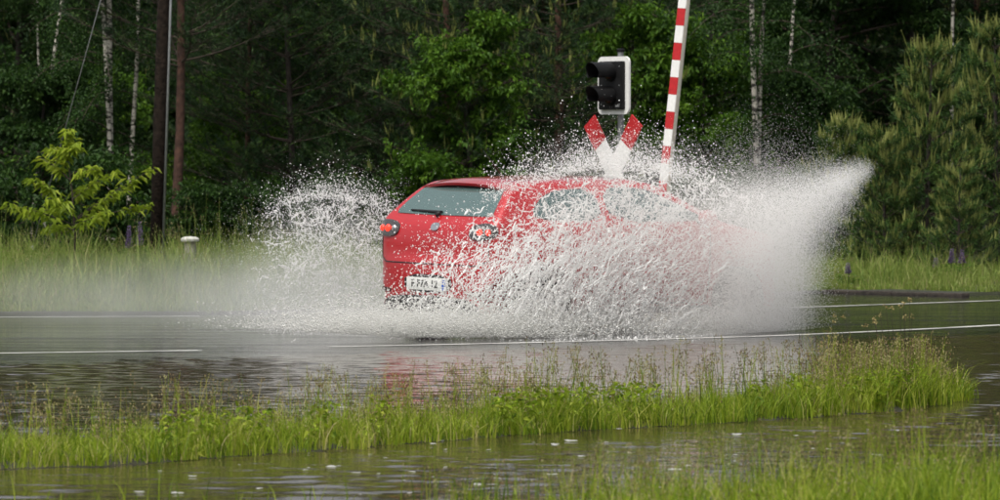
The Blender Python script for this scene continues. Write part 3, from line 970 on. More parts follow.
# ------------------------------------------------------------------ utility pole, guy wire, capped post
def on_verge(px, Y):
    x = (px - 500) / FPX * Y
    return np.array([x, Y, float(vergez(np.array(x), np.array(Y)))])
b = on_verge(155, 72)
root = empty('utility_pole', b)
lean = math.tan(R(1.9))
MB().tube([(0, 0, -.5), (lean * 2, 0, 2), (lean * 4.2, 0, 4.2), (lean * 7.5, 0, 7.5)], [.092, .086, .080, .070], 16).build('pole', M['pole_wood'], root, True)
MB().tube([(.095, -.10, -.1), (.095 + lean * 3, -.095, 3), (.085 + lean * 7, -.08, 7)], .016, 8).build('conduit', M['steel'], root, True)
for z in (4.6, 6.2):
    MB().tube([(lean * z, 0, z - .012), (lean * z, 0, z + .012)], .112 - z * .004, 16).build('clamp_band', M['steel'], root, True)
MB().tube([(lean * 7.0 - .9, 0, 7.0), (lean * 7.0 + .9, 0, 7.0)], .05, 8).build('crossarm', M['pole_wood'], root, True)
for sx in (-.75, -.3, .3, .75):
    MB().lathe([(.012, 0), (.03, .05), (.045, .07), (.03, .09), (.045, .12), (.02, .15)], 'z', (lean * 7 + sx, 0, 7.05), 12).build('insulator', M['white_paint'], root, True)
tag(root, 'dark wooden utility pole with grey conduit left of the red brown pine trunk', 'pole')
w0 = at(62, 140, 74.0); w1 = at(101, 0, 74.0); dw = w1 - w0
tw = (7.0 - w0[2]) / dw[2]; te = (0.1 - w0[2]) / dw[2]
root = empty('guy_wire', w0 + dw * te)
MB().tube([(0, 0, 0), tuple(dw * (tw - te))], .0065, 6).build('cable', M['steel'], root, True)
MB().tube([(0, 0, -.3), tuple(unit(dw) * .4)], .018, 8).build('ground_anchor', M['steel'], root, True)
tag(root, 'thin slanting steel guy wire above the sapling', 'wire')

M['cap_paint'] = principled('cap_paint', (.50, .50, .46), .6, var=.25, scale=18)
b = on_verge(190, 66.5)
root = empty('marker_post', (b[0], b[1], b[2]))
top = CAM_H + (HOR - 238) / FPX * 66.5 - b[2]
o = MB().lathe([(.085, -.1), (.080, top * .5), (.072, top - .05), (.070, top - .04)], 'z', (0, 0, 0), 20).build('post', M['concrete'], root)
auto_smooth(o)
o = MB().lathe([(.078, top - .045), (.108, top - .040), (.112, top - .015), (.098, top + .004), (.06, top + .016), (.01, top + .020)], 'z', (0, 0, 0), 24).build('cap', M['cap_paint'], root)
auto_smooth(o)
tag(root, 'short concrete post with white cap in the left verge', 'post')

# dark kerb at the far right verge
p0, p1 = gp(826, 293.2), gp(965, 297.0)
d_ = p1 - p0; L_ = np.linalg.norm(d_); d_ /= L_
for i in range(4):
    c = p0 + d_ * L_ * (i + .5) / 4 + np.array([0, -.12])
    rot = [[d_[0], -d_[1], 0], [d_[1], d_[0], 0], [0, 0, 1]]
    o = MB().box((c[0], c[1], .022), (L_ / 8 - .004, .07, .022 + .004 * (i % 2)), rot).build('kerb', M['bark_dark'])
    bevel(o, .012)
    tag(o, kind='structure')

# ------------------------------------------------------------------ crossing signal with crossed sign
SY = 64.5
def rounded(w, h, r, n=6):
    P = []
    for cx, cy, a0 in ((w - r, h - r, 0), (-w + r, h - r, 90), (-w + r, -h + r, 180), (w - r, -h + r, 270)):
        for k in range(n + 1):
            a = R(a0 + 90 * k / n); P.append((cx + r * math.cos(a), cy + r * math.sin(a)))
    return P
face = math.atan2(-DIR[1], -DIR[0])             # signals look at the oncoming driver: local +x
s = SY / FPX
bx = (614 - 500) * s
root = empty('crossing_signal', (bx, SY, .03), face + R(-5))
ztop = CAM_H + (HOR - 52) * s - .03
o = MB().tube([(-.10, 0, -.1), (-.10, 0, ztop)], .035, 14).build('post', M['steel'], root); auto_smooth(o)
o = MB().lathe([(.045, ztop), (.047, ztop + .03), (.03, ztop + .04)], 'z', (-.10, 0, 0), 16).build('post_cap', M['black_plastic'], root); auto_smooth(o)
zc = CAM_H + (HOR - 85.5) * s - .03
hw, hh = .285, .335
MB().prism([(y, z + zc) for y, z in rounded(hw, hh, .075)], 'x', -.015, .012).build('signal_board', M['white_paint'], root)
bev = MB().prism([(y, z + zc) for y, z in rounded(hw - .066, hh - .055, .02)], 'x', .008, .055).build('signal_face', M['black_plastic'], root); bevel(bev, .008)
MB().box((-.055, 0, zc), (.05, .05, .20)).build('mounting_bracket', M['steel'], root)
for dz in (.155, -.12):
    # a lamp: bezel, lens and a long hood open below
    o = MB().lathe([(.105, .05), (.108, .075), (.095, .085)], 'x', (0, 0, zc + dz), 28).build('lamp', M['black_plastic'], root); auto_smooth(o)
    l = MB().lathe([(.094, .080), (.070, .098), (.03, .106), (.005, .108)], 'x', (0, 0, zc + dz), 24).build('lens', M['lens_off'], o, True)
    V, F = [], []
    N = 22
    for k in range(N + 1):
        a = R(-35 + 250 * k / N)
        for r_, x_ in ((.112, .06), (.112, .37 - .05 * (1 - math.sin(max(0, min(math.pi, a))))), (.104, .365 - .05 * (1 - math.sin(max(0, min(math.pi, a))))), (.104, .065)):
            V.append((x_, r_ * math.cos(a), zc + dz + r_ * math.sin(a)))
    for k in range(N):
        for j in range(4):
            F.append((k * 4 + j, k * 4 + (j + 1) % 4, (k + 1) * 4 + (j + 1) % 4, (k + 1) * 4 + j))
    F += [(0, 1, 2, 3), tuple(N * 4 + j for j in (3, 2, 1, 0))]
    o2 = mesh('hood', V, F, M['black_plastic'], o); auto_smooth(o2)
MB().box((.057, .13, zc - .24), (.003, .035, .012)).build('rating_plate', M['steel'], root)
for sy in (-1, 1):
    for sz in (-.22, 0, .22):
        MB().lathe([(.008, .054), (.008, .060), (.004, .062)], 'x', (0, sy * .165, zc + sz), 8).build('screw', M['steel'], root)
# crossed boards (St Andrew's cross), each a white board with red ends
zx = CAM_H + (HOR - 171) * s - .03
for k, tilt in enumerate((-36, 36)):
    t = R(tilt)
    rot = np.array([[1, 0, 0], [0, math.cos(t), -math.sin(t)], [0, math.sin(t), math.cos(t)]])
    xo = .0 + .022 * k
    arm = MB().box((xo, 0, zx), (.006, .115, .72), rot).build('cross_board', M['white_paint'], root); bevel(arm, .003)
    for e in (-1, 1):
        c = np.array([xo, 0, zx]) + rot @ np.array([0, 0, e * .55])
        MB().box(c, (.0085, .117, .173), rot).build('red_end', M['sign_red'], arm)
    for q in (-.12, .12):
        c = np.array([xo + .007, 0, zx]) + rot @ np.array([0, 0, q])
        MB().lathe([(.012, 0), (.012, .006), (.006, .009)], 'x', c, 10).build('bolt', M['steel'], arm)
tag(root, 'railway crossing light on a post with red and white crossed boards', 'signal')

# ------------------------------------------------------------------ raised barrier boom
BY = 63.0
s = BY / FPX
root = empty('crossing_barrier', ((664 - 500) * s, BY, .03), face + R(4))
tz = CAM_H + (HOR - 158) * s
p_lo = at(667.5, 160, BY) - np.array(root.location); p_hi = at(684.5, 0, BY) - np.array(root.location)
rz = Matrix.Rotation(-root.rotation_euler.z, 3, 'Z')
p_lo = np.array(rz @ Vector(p_lo)); p_hi = np.array(rz @ Vector(p_hi))
ax = unit(p_hi - p_lo)
base = p_lo - ax * ((p_lo[2] - .95) / ax[2])
per = 34.4 * s / (ax[2])                          # one red + one white band
uy = unit(np.cross(ax, [1.0, 0, 0])); ux = np.cross(uy, ax)
Rm = np.stack([ux, uy, ax], 1)
L = 5.6
core = MB().box(base + ax * (L / 2 - .3), (.030, .062, L / 2), Rm).build('boom', M['cream_paint'], root); bevel(core, .006)
# first red band seen starts at photo row 146
z146 = (at(668, 161.5, BY) - np.array(root.location))[2]
t0 = (z146 - base[2]) / ax[2]
k0 = -int(t0 / per) - 1
for k in range(k0, 20):
    for c_, (a, b_) in enumerate(((0, .5), (.5, 1.0))):
        lo, hi = t0 - .006 + (k + a) * per - .02, t0 + (k + b_) * per - .02
        if lo < -.25 or hi > L - .35: continue
        MB().box(base + ax * (lo + hi) / 2 + ux * .0335, (.004, .0595, (hi - lo) / 2 - .0008), Rm).build('stripe_band', M['sign_red'] if c_ == 0 else M['white_paint'], root)
o = MB().box((-.02, .0, .55), (.20, .20, .55)).build('drive_housing', M['cream_paint'], root); bevel(o, .02)
o = MB().lathe([(.10, -.10), (.10, .12), (.06, .14)], 'y', base, 20).build('pivot_hub', M['steel'], root); auto_smooth(o)
o = MB().box(base - ax * .55, (.05, .09, .22), Rm).build('counterweight', M['black_plastic'], root); bevel(o, .01)
tag(root, 'raised red and white striped railway barrier boom behind the car', 'barrier')

# ------------------------------------------------------------------ car
def chaikin(P, n=2, closed=True):
    P = np.array(P, float)
    for _ in range(n):
        Q = np.roll(P, -1, 0)
        P = np.stack([.75 * P + .25 * Q, .25 * P + .75 * Q], 1).reshape(-1, 2)
    return P
def sd_exact(poly, p):
    """signed distance of points p (n,2) to a closed polygon"""
    a = poly; b = np.roll(poly, -1, 0)
    d = np.full(len(p), 1e9); ins = np.zeros(len(p), bool)
    for (ax_, ay), (bx_, by) in zip(a, b):
        ex, ey = bx_ - ax_, by - ay
        wx_, wy_ = p[:, 0] - ax_, p[:, 1] - ay
        t = np.clip((wx_ * ex + wy_ * ey) / (ex * ex + ey * ey + 1e-12), 0, 1)
        d = np.minimum(d, (wx_ - ex * t) ** 2 + (wy_ - ey * t) ** 2)
        if ay != by:
            ins ^= ((ay > p[:, 1]) != (by > p[:, 1])) & (p[:, 0] < (bx_ - ax_) * (p[:, 1] - ay) / (by - ay) + ax_)
    d = np.sqrt(d)
    return np.where(ins, -d, d)
class SD:                              # the distance sampled once on a grid, then read bilinearly
    def __init__(s, poly, lo, hi, st=.0125):
        s.lo, s.st = np.array(lo), st
        s.n = ((np.array(hi) - s.lo) / st).astype(int) + 1
        gx, gy = np.meshgrid(np.arange(s.n[0]), np.arange(s.n[1]), indexing='ij')
        s.g = sd_exact(poly, np.stack([gx.ravel(), gy.ravel()], 1) * st + s.lo).reshape(s.n)
    def __call__(s, p):
        q = (p - s.lo) / s.st
        i = np.clip(q.astype(int), 0, s.n - 2); f = np.clip(q - i, 0, 1)
        a, b = i[:, 0], i[:, 1]; u, v = f[:, 0], f[:, 1]
        return (s.g[a, b] * (1 - u) + s.g[a + 1, b] * u) * (1 - v) + (s.g[a, b + 1] * (1 - u) + s.g[a + 1, b + 1] * u) * v
SIDE = chaikin([(-1.93, .22), (-1.965, .36), (-1.975, .52), (-1.955, .66), (-1.915, .72), (-1.905, .88), (-1.865, 1.00), (-1.80, 1.065), (-1.62, 1.24), (-1.47, 1.365),
                (-1.30, 1.402), (-.7, 1.438), (-.25, 1.442), (.08, 1.418), (.32, 1.36), (.66, 1.18), (1.00, 1.01), (1.22, .965), (1.62, .89), (1.83, .79), (1.93, .66),
                (1.97, .50), (1.95, .33), (1.85, .20), (1.2, .17), (-1.2, .17), (-1.7, .20)], 2)
PLAN = [(-1.975, 0), (-1.965, .30), (-1.945, .52), (-1.895, .68), (-1.79, .785), (-1.5, .828), (-1.1, .84), (0, .848), (.9, .845), (1.4, .825), (1.65, .77), (1.80, .68), (1.90, .52), (1.955, .28), (1.97, 0)]
PLAN = chaikin(PLAN + [(x, -y) for x, y in PLAN[::-1][1:-1]], 2)
FRONT = [(0, .17), (.70, .17), (.79, .22), (.83, .38), (.846, .58), (.846, .78), (.825, .92), (.79, 1.00), (.735, 1.10), (.66, 1.24), (.595, 1.345), (.52, 1.405), (.35, 1.437), (0, 1.446)]
FRONT = chaikin(FRONT + [(-y, z) for y, z in FRONT[::-1][1:-1]], 2)
WH = [(-1.25, -1), (-1.25, 1), (1.21, -1), (1.21, 1)]
WR = .30
SIDE_D = SD(SIDE, (-2.5, -.2), (2.5, 1.9)); PLAN_D = SD(PLAN, (-2.5, -1.25), (2.5, 1.25)); FRONT_D = SD(FRONT, (-1.25, -.2), (1.25, 1.9))
def smax(a, b, k=.05):
    h = np.clip(.5 + .5 * (a - b) / k, 0, 1)
    return b * (1 - h) + a * h + k * h * (1 - h)
def bodyf(p, carve=True):
    f = smax(smax(SIDE_D(p[:, [0, 2]]), PLAN_D(p[:, :2])), FRONT_D(p[:, 1:]))
    if carve:
        for wx_, sy in WH:
            c = np.maximum(np.hypot(p[:, 0] - wx_, p[:, 2] - WR) - .365, .50 - p[:, 1] * sy)
            f = np.maximum(f, -c)
    return f
car = empty('red_hatchback')
# body shell: rays from inside out to the skin
N = 56
ii = np.linspace(-1, 1, N + 1)
gu, gv = np.meshgrid(ii, ii)
faces, dirs, off = [], [], 0
for axn in range(3):
    for sg in (-1, 1):
        D = np.zeros((N + 1, N + 1, 3))
        D[..., axn] = sg; D[..., (axn + 1) % 3] = gu * sg; D[..., (axn + 2) % 3] = gv
        dirs.append(D.reshape(-1, 3))
        id_ = np.arange((N + 1) ** 2).reshape(N + 1, N + 1) + off
        faces.append(np.stack([id_[:-1, :-1], id_[:-1, 1:], id_[1:, 1:], id_[1:, :-1]], -1).reshape(-1, 4))
        off += (N + 1) ** 2
D = np.concatenate(dirs)
D = unit(np.sign(D) * np.abs(D)) * [1.95, .85, .66]
O = np.array([-.12, 0, .76])
lo = np.full(len(D), .25); hi = np.full(len(D), 1.9)
for _ in range(17):
    mid = (lo + hi) / 2
    ins = bodyf(O + D * mid[:, None]) < 0
    lo = np.where(ins, mid, lo); hi = np.where(ins, hi, mid)
o = mesh('body', O + D * lo[:, None], np.concatenate(faces), M['car_red'], car, True)
import bmesh
bm = bmesh.new(); bm.from_mesh(o.data)
bmesh.ops.remove_doubles(bm, verts=bm.verts, dist=.0005)
bmesh.ops.recalc_face_normals(bm, faces=bm.faces)
bm.to_mesh(o.data); bm.free()
body = o
def skin(pts, axis):                  # project 2D outline points onto the skin from behind ('x'), from the right ('r') / left ('l'), from the front ('f')
    p = np.asarray(pts, float); n = len(p)
    a = np.zeros(n); b = np.ones(n)
    def mk(t):
        if axis == 'x': return np.stack([-2.2 + 1.3 * t, p[:, 0], p[:, 1]], 1)
        if axis == 'f': return np.stack([2.2 - 1.9 * t, p[:, 0], p[:, 1]], 1)
        sg = -1 if axis == 'r' else 1
        return np.stack([p[:, 0], sg * (1.1 - .7 * t), p[:, 1]], 1)
    for _ in range(18):
        m_ = (a + b) / 2
        ins = bodyf(mk(m_), False) < 0
        b = np.where(ins, m_, b); a = np.where(ins, a, m_)
    return mk(a)
def resample(poly, n):
    P = np.array(poly, float); P = np.concatenate([P, P[:1]])
    l = np.concatenate([[0], np.cumsum(np.linalg.norm(np.diff(P, axis=0), axis=1))])
    t = np.linspace(0, l[-1], n, endpoint=False)
    return np.stack([np.interp(t, l, P[:, 0]), np.interp(t, l, P[:, 1])], 1)
def panel(name, poly, axis, mat, h=.006, parent=None, smoothp=2, n=56, depth=.02):
    P = resample(chaikin(poly, smoothp), n)
    c = P.mean(0)
    rings = [1.0, 1.0, .985, .9, .75, .55, .35, .15]
    hs = [-depth, h * .6, h, h, h, h, h, h]
    out = {'x': np.array([-1, 0, .25]), 'f': np.array([1, 0, .4]), 'r': np.array([0, -1, .2]), 'l': np.array([0, 1, .2])}[axis]
    out = out / np.linalg.norm(out)
    V = []
    for r_, hh_ in zip(rings, hs): V.append(skin(c + (P - c) * r_, axis) + out * hh_)
    V = np.concatenate(V + [skin(c[None], axis) + out * h])
    F = [(k * n + i, k * n + (i + 1) % n, (k + 1) * n + (i + 1) % n, (k + 1) * n + i) for k in range(len(rings) - 1) for i in range(n)]
    F += [((len(rings) - 1) * n + i, (len(rings) - 1) * n + (i + 1) % n, len(V) - 1) for i in range(n)]
    o = mesh(name, V, F, mat, parent or car, True)
    auto_smooth(o, 60)
    return o
mir = lambda P: [(-y, z) for y, z in P]
# rear
rw = [(-.60, 1.085), (.60, 1.085), (.645, 1.10), (.52, 1.335), (.47, 1.352), (-.47, 1.352), (-.52, 1.335), (-.645, 1.10)]
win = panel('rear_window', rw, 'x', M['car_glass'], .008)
wip = skin([(.06, 1.075), (.05, 1.105)], 'x')
MB().tube([wip[0] - [.03, 0, -.01], skin([(.02, 1.112)], 'x')[0] - [.025, 0, 0], skin([(.44, 1.122)], 'x')[0] - [.022, 0, 0]], [.022, .014, .008], 8).build('wiper', M['car_black'], car, True)
tl = [(.47, .895), (.46, .985), (.53, 1.02), (.66, 1.035), (.745, 1.02), (.765, .95), (.74, .90), (.62, .87)]
for sg in (1, -1):
    P = tl if sg > 0 else mir(tl)
    lamp = panel('tail_light', P, 'x', M['lamp_dark'], .014)
    for y_, r_, mt in ((.605, .036, M['lamp_lit']), (.697, .030, M['lamp_lit']), (.522, .036, M['chrome'])):
        c = skin([(sg * y_, .953)], 'x')[0] + np.array([-.016, 0, 0])
        ring = MB().lathe([(r_ + .008, -.006), (r_ + .008, .010), (r_, .014)], 'x', (0, 0, 0), 20)
        q = MB().lathe([(r_, .004), (r_ * .85, -.010), (r_ * .45, -.016), (.004, -.018)], 'x', c, 20).build('bulb_cover', mt, lamp, True)
# hatch gap lines, bumper split, badge, plate
def seam(name, pts, axis, w=.006, mat=None, n=40, off=.003):
    P = np.array(pts, float)
    l = np.concatenate([[0], np.cumsum(np.linalg.norm(np.diff(P, axis=0), axis=1))])
    t = np.linspace(0, l[-1], n)
    q = skin(np.stack([np.interp(t, l, P[:, 0]), np.interp(t, l, P[:, 1])], 1), axis)
    out = {'x': np.array([-off, 0, 0]), 'r': np.array([0, -off, 0]), 'l': np.array([0, off, 0]), 'f': np.array([off, 0, 0])}[axis]
    return MB().tube(q + out * .3, w, 5).build(name, mat or M['car_black'], car, True)
seam('panel_gap', [(.70, .70), (.60, .655), (-.60, .655), (-.70, .70)], 'x', .006)
for sg in (1, -1):
    seam('panel_gap', [(sg * .70, .70), (sg * .70, .88)], 'x', .006)
bd = panel('badge', [(-.055, .95), (.055, .95), (.055, 1.02), (-.055, 1.02)], 'x', M['chrome'], .012, smoothp=2, n=24)
panel('plate_recess', [(-.30, .40), (.30, .40), (.32, .56), (-.32, .56)], 'x', M['car_black'], .004, smoothp=1)
pc = skin([(0, 0.475)], 'x')[0]
plate = MB().box((pc[0] - .012, 0, 0.475), (.006, .26, .057)).build('number_plate', M['plate_white'], car); bevel(plate, .004)
MB().box((pc[0] - .0195, -.232, 0.475), (.0015, .022, .050)).build('blue_band', M['plate_blue'], plate)
tcu = bpy.data.curves.new('plate_text', 'FONT'); tcu.body = 'E F7A 12'; tcu.size = .095; tcu.align_x = 'CENTER'; tcu.align_y = 'CENTER'; tcu.extrude = .0012; tcu.offset = .0015
to = bpy.data.objects.new('plate_text', tcu); C.objects.link(to)
dg = bpy.context.evaluated_depsgraph_get()
tm_ = bpy.data.meshes.new_from_object(to.evaluated_get(dg)); bpy.data.objects.remove(to)
tm_.materials.clear(); tm_.materials.append(M['car_black'])
to = bpy.data.objects.new('plate_lettering', tm_); C.objects.link(to); to.parent = plate; to['kind'] = 'stuff'
to.matrix_local = Matrix.Translation((pc[0] - .0195, .022, 0.475)) @ Matrix(((0, 0, -1, 0), (-1, 0, 0, 0), (0, 1, 0, 0), (0, 0, 0, 1)))
panel('rear_valance', [(-.66, .20), (.66, .20), (.60, .33), (.35, .37), (-.35, .37), (-.60, .33)], 'x', M['car_black'], .008, smoothp=1)
for sg in (1, -1):
    panel('reflector', [(sg * .50, .385), (sg * .68, .395), (sg * .68, .43), (sg * .50, .42)], 'x', M['lens_off'], .008, smoothp=1, n=24)
o = MB().tube([(-1.99, -.45, .24), (-1.80, -.45, .25)], .032, 14).build('exhaust_pipe', M['chrome'], car); auto_smooth(o)
# roof spoiler: a lip over the rear glass
V, F = [], []
ys_ = np.linspace(-.56, .56, 25)
for y_ in ys_:
    e = 1 - (abs(y_) / .56) ** 4
    zr = 1.395 - .045 * (abs(y_) / .56) ** 2.2
    V += [(-1.20, y_, zr + .020), (-1.42, y_, zr + .014 * e), (-1.555 + .03 * (1 - e), y_, zr - .022), (-1.545 + .03 * (1 - e), y_, zr - .045), (-1.40, y_, zr - .042)]
for i in range(24):
    for j in range(4):
        F.append((i * 5 + j, i * 5 + j + 1, (i + 1) * 5 + j + 1, (i + 1) * 5 + j))
o = mesh('roof_spoiler', V, F, M['car_red'], car, True); auto_smooth(o, 40)
MB().tube([(-1.05, 0, 1.42), (-1.30, 0, 1.66)], [.006, .0025], 6).build('aerial', M['car_black'], car, True)
# sides
for sg, axn in ((-1, 'r'), (1, 'l')):
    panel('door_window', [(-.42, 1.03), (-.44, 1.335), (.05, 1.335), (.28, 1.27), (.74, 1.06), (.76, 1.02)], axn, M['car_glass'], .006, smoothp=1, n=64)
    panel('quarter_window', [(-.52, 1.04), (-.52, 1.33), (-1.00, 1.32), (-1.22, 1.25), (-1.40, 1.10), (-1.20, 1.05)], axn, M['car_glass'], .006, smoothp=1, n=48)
    seam('panel_gap', [(-.48, 1.0), (-.48, .45), (-.40, .30), (.72, .28), (.76, .45), (.78, .98)], axn, .006)
    seam('side_moulding', [(-.80, .56), (.75, .56)], axn, .016, M['car_red'])
    seam('sill_trim', [(-.85, .23), (.80, .23)], axn, .03, M['car_black'])
    hq = skin([(-.34, .90), (-.20, .905)], axn)
    MB().tube([hq[0] + [0, sg * .012, 0], (hq[0] + hq[1]) / 2 + [0, sg * .035, 0], hq[1] + [0, sg * .012, 0]], .014, 8).build('door_handle', M['car_red'], car, True)
    mq = skin([(.66, 1.02)], axn)[0]
    m1 = MB().lathe([(.02, -.10), (.075, -.06), (.085, 0), (.075, .05), (.03, .07)], 'x', (mq[0], mq[1] + sg * .13, mq[2] + .03), 16).build('wing_mirror', M['car_red'], car, True)
    MB().tube([mq, (mq[0], mq[1] + sg * .08, mq[2] + .01)], .022, 8).build('mirror_arm', M['car_black'], m1, True)
    panel('indicator', [(.98, .72), (1.05, .72), (1.05, .75), (.98, .75)], axn, M['lamp_dark'], .006, smoothp=1, n=16)
# front
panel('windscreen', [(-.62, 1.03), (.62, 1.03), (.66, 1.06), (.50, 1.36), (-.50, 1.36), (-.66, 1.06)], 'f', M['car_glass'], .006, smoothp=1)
for sg in (1, -1):
    P = [(.42, .66), (.45, .77), (.66, .83), (.75, .78), (.72, .68)]
    hl = panel('headlight', P if sg > 0 else mir(P), 'f', M['lamp_dark'], .010, smoothp=2)
panel('grille', [(-.34, .60), (.34, .60), (.36, .72), (-.36, .72)], 'f', M['car_black'], .008, smoothp=1)
panel('lower_grille', [(-.50, .28), (.50, .28), (.54, .42), (-.54, .42)], 'f', M['car_black'], .008, smoothp=1)
seam('bonnet_gap', [(.66, .86), (.40, .80), (-.40, .80), (-.66, .86)], 'f', .006)
# wheels
def make_wheel(x, sg):
    w = empty('wheel', (x, sg * .735, WR)); w.parent = car
    o = MB().lathe([(.195, -.085), (.235, -.098), (.275, -.092), (.297, -.065), (.300, 0), (.297, .065), (.275, .092), (.235, .098), (.195, .085)], 'y', (0, 0, 0), 36, False).build('tyre', M['rubber'], w); auto_smooth(o, 40)
    rim = MB().lathe([(.198, -.08), (.205, 0), (.200, .08)], 'y', (0, 0, 0), 32, False)
    rim.lathe([(.19, -.012), (.19, .012)], 'y', (0, 0, 0), 24)
    for k in range(7):
        a = 2 * math.pi * k / 7
        rot = np.array([[math.cos(a), 0, -math.sin(a)], [0, 1, 0], [math.sin(a), 0, math.cos(a)]])
        rim.box(rot @ np.array([0, sg * .065, .11]), (.022, .014, .095), rot)
    rim.lathe([(.05, .05 * sg), (.045, .085 * sg), (.01, .09 * sg)], 'y', (0, 0, 0), 16)
    o = rim.build('rim', M['alloy'], w); auto_smooth(o, 40)
for x_, sg in WH: make_wheel(x_, sg)
for sg in (1, -1):
    MB().box((-.02, sg * .30, .30), (1.8, .12, .08)).build('underbody', M['car_black'], car)
# inside: seats seen dimly
tag(car, 'red three door hatchback seen from its rear, ploughing through the flood', 'car')
CARC = np.array(gp(387, 332)) + DIR * 1.80 - NRM * .82 
CARYAW = math.atan2(DIR[1], DIR[0])
car.location = (CARC[0], CARC[1], -.01)
car.rotation_mode = 'XYZ'
car.rotation_euler = (R(1.4), R(-.4), CARYAW)
car.scale = (1.04,) * 3


# ------------------------------------------------------------------ thrown water
CN = CARC @ NRM
def on_plane(px, py, c):
    """point seen at a photo pixel on the upright plane c metres to the left of the car's centre line"""
    u = (px - 500) / FPX
    Y = (c + CN) / (u * NRM[0] + NRM[1])
    return np.stack([u * Y, Y, CAM_H + (HOR - py) / FPX * Y], 1)
def plane_ground(px, py):         # c of the ground point under a pixel
    Y = CAM_H * FPX / np.maximum(py - HOR, 1.0)
    return np.stack([(px - 500) / FPX * Y, Y], 1) @ NRM - CN
def put(px, py, c0, c1):
    """depth spread between two planes, never below the water"""
    px, py = np.asarray(px, float), np.asarray(py, float)
    c = c0 + (c1 - c0) * rng.uniform(0, 1, len(px))
    g = plane_ground(px, py)
    c = np.where((py > HOR + 5) & (c > g - .02), g - .02 - rng.uniform(0, .12, len(px)), c)
    return on_plane(px, py, c)
def point_cloud(name, P, r, mat, label, parent=None):
    me = bpy.data.meshes.new(name)
    me.vertices.add(len(P)); me.vertices.foreach_set('co', np.asarray(P, np.float32).ravel())
    a = me.attributes.new('rad', 'FLOAT', 'POINT'); a.data.foreach_set('value', np.asarray(r, np.float32))
    me.materials.append(mat)
    o = bpy.data.objects.new(name, me); C.objects.link(o)
    g = bpy.data.node_groups.new(name, 'GeometryNodeTree')
    g.interface.new_socket('Geometry', in_out='INPUT', socket_type='NodeSocketGeometry')
    g.interface.new_socket('Geometry', in_out='OUTPUT', socket_type='NodeSocketGeometry')
    gi, go_ = g.nodes.new('NodeGroupInput'), g.nodes.new('NodeGroupOutput')
    mp = g.nodes.new('GeometryNodeMeshToPoints'); na = g.nodes.new('GeometryNodeInputNamedAttribute'); na.data_type = 'FLOAT'; na.inputs[0].default_value = 'rad'
    sm = g.nodes.new('GeometryNodeSetMaterial'); sm.inputs['Material'].default_value = mat
    g.links.new(gi.outputs[0], mp.inputs['Mesh']); g.links.new(na.outputs['Attribute'], mp.inputs['Radius'])
    g.links.new(mp.outputs[0], sm.inputs['Geometry']); g.links.new(sm.outputs[0], go_.inputs[0])
    md = o.modifiers.new('points', 'NODES'); md.node_group = g
    tag(o, label, 'spray', kind='stuff')
    return o
def filaments(px, py, ang, length, rad, c0, c1, wob, step=.55, taper=True):
    """wavy strings of water: px, py start pixels; ang travel direction; returns points and radii"""
    PP, RR = [], []
    for k in range(len(px)):
        n = max(4, int(length[k] / step))
        w = np.cumsum(rng.normal(0, wob, n)); w = w - np.linspace(0, w[-1], n) * .5
        a = ang[k] + w * .20 + .25 * np.sin(np.linspace(0, rng.uniform(2, 9), n) + rng.uniform(0, 6.28))
        x = px[k] + np.cumsum(np.cos(a)) * step; y = py[k] - np.cumsum(np.sin(a)) * step
        t = np.linspace(0, 1, n)
        prof = (.55 + .45 * np.sin(math.pi * t)) if taper else np.ones(n)
        r = rad[k] * prof * (.40 + .85 * np.abs(np.sin(np.cumsum(rng.normal(.30, .16, n)))))
        cc = c0 + (c1 - c0) * rng.uniform()
        g = plane_ground(x, y)
        c = np.where((y > HOR + 5) & (cc > g - .02), g - .02, cc)
        PP.append(on_plane(x, y, c)); RR.append(r)
    return np.concatenate(PP), np.concatenate(RR)
def reject(n, f, x0, x1, y0, y1):
    X, Y = [], []; m = 0
    while m < n:
        x = rng.uniform(x0, x1, n * 2); y = rng.uniform(y0, y1, n * 2)
        k = rng.uniform(0, 1, n * 2) < f(x, y)
        X.append(x[k]); Y.append(y[k]); m += k.sum()
    return np.concatenate(X)[:n], np.concatenate(Y)[:n]
def sst(a, b, x):
    t = np.clip((x - a) / (b - a), 0, 1); return t * t * (3 - 2 * t)

# -- near curtain, from the right-hand wheels
def near_top(x): return np.interp(x, [395, 440, 480, 540, 590, 650, 700, 760, 800], [268, 228, 186, 164, 150, 152, 166, 192, 220])
def lump(x, y, s=1.0):
    return .5 + .5 * np.sin((x * .11 + y * .06) * s + 1.5 * np.sin(y * .045 * s)) * np.sin((y * .09 - x * .05) * s)
def near_den(x, y):
    left = np.interp(y, [150, 180, 225, 265, 340], [530, 484, 440, 400, 386])
    d = .07 * sst(left, left + 12, x) + .23 * sst(left + 15, left + 85, x) + .62 * sst(left + 70, left + 170, x)
    t = near_top(x)
    d *= .30 * sst(t - 3, t + 14, y) + .70 * sst(t + 8, t + 62, y)
    d *= 1 - .78 * sst(620, 725, x) * sst(190, 240, y) - .3 * sst(660, 760, x)
    d *= .20 + .42 * lump(x, y) + .38 * lump(x + 40, y, 2.3)
    return np.clip(d, 0, 1) * (y < 341)
def near_streak(x, y): return near_den(x, y) * (.12 + .88 * sst(215, 265, y))
PT, RT = [], []
def grow(n, den, box, len_k, len_0, r_k, r_0, spread, wob):
    fx, fy = reject(n, den, *box)
    th = np.interp(fx, [400, 480, 560, 640, 720], [R(50), R(56), R(63), R(52), R(38)])
    ang = th + rng.normal(0, 1, n) * spread(fy)
    ln = rng.gamma(3, len_k, n) + len_0
    sx_, sy_ = fx - .5 * ln * np.cos(ang), fy + .5 * ln * np.sin(ang)
    k = sy_ < 340
    P, r = filaments(sx_[k], sy_[k], ang[k], ln[k], (rng.gamma(4, r_k, n) + r_0)[k], -1.05, -1.75, wob)
    PT.append(P); RT.append(r)
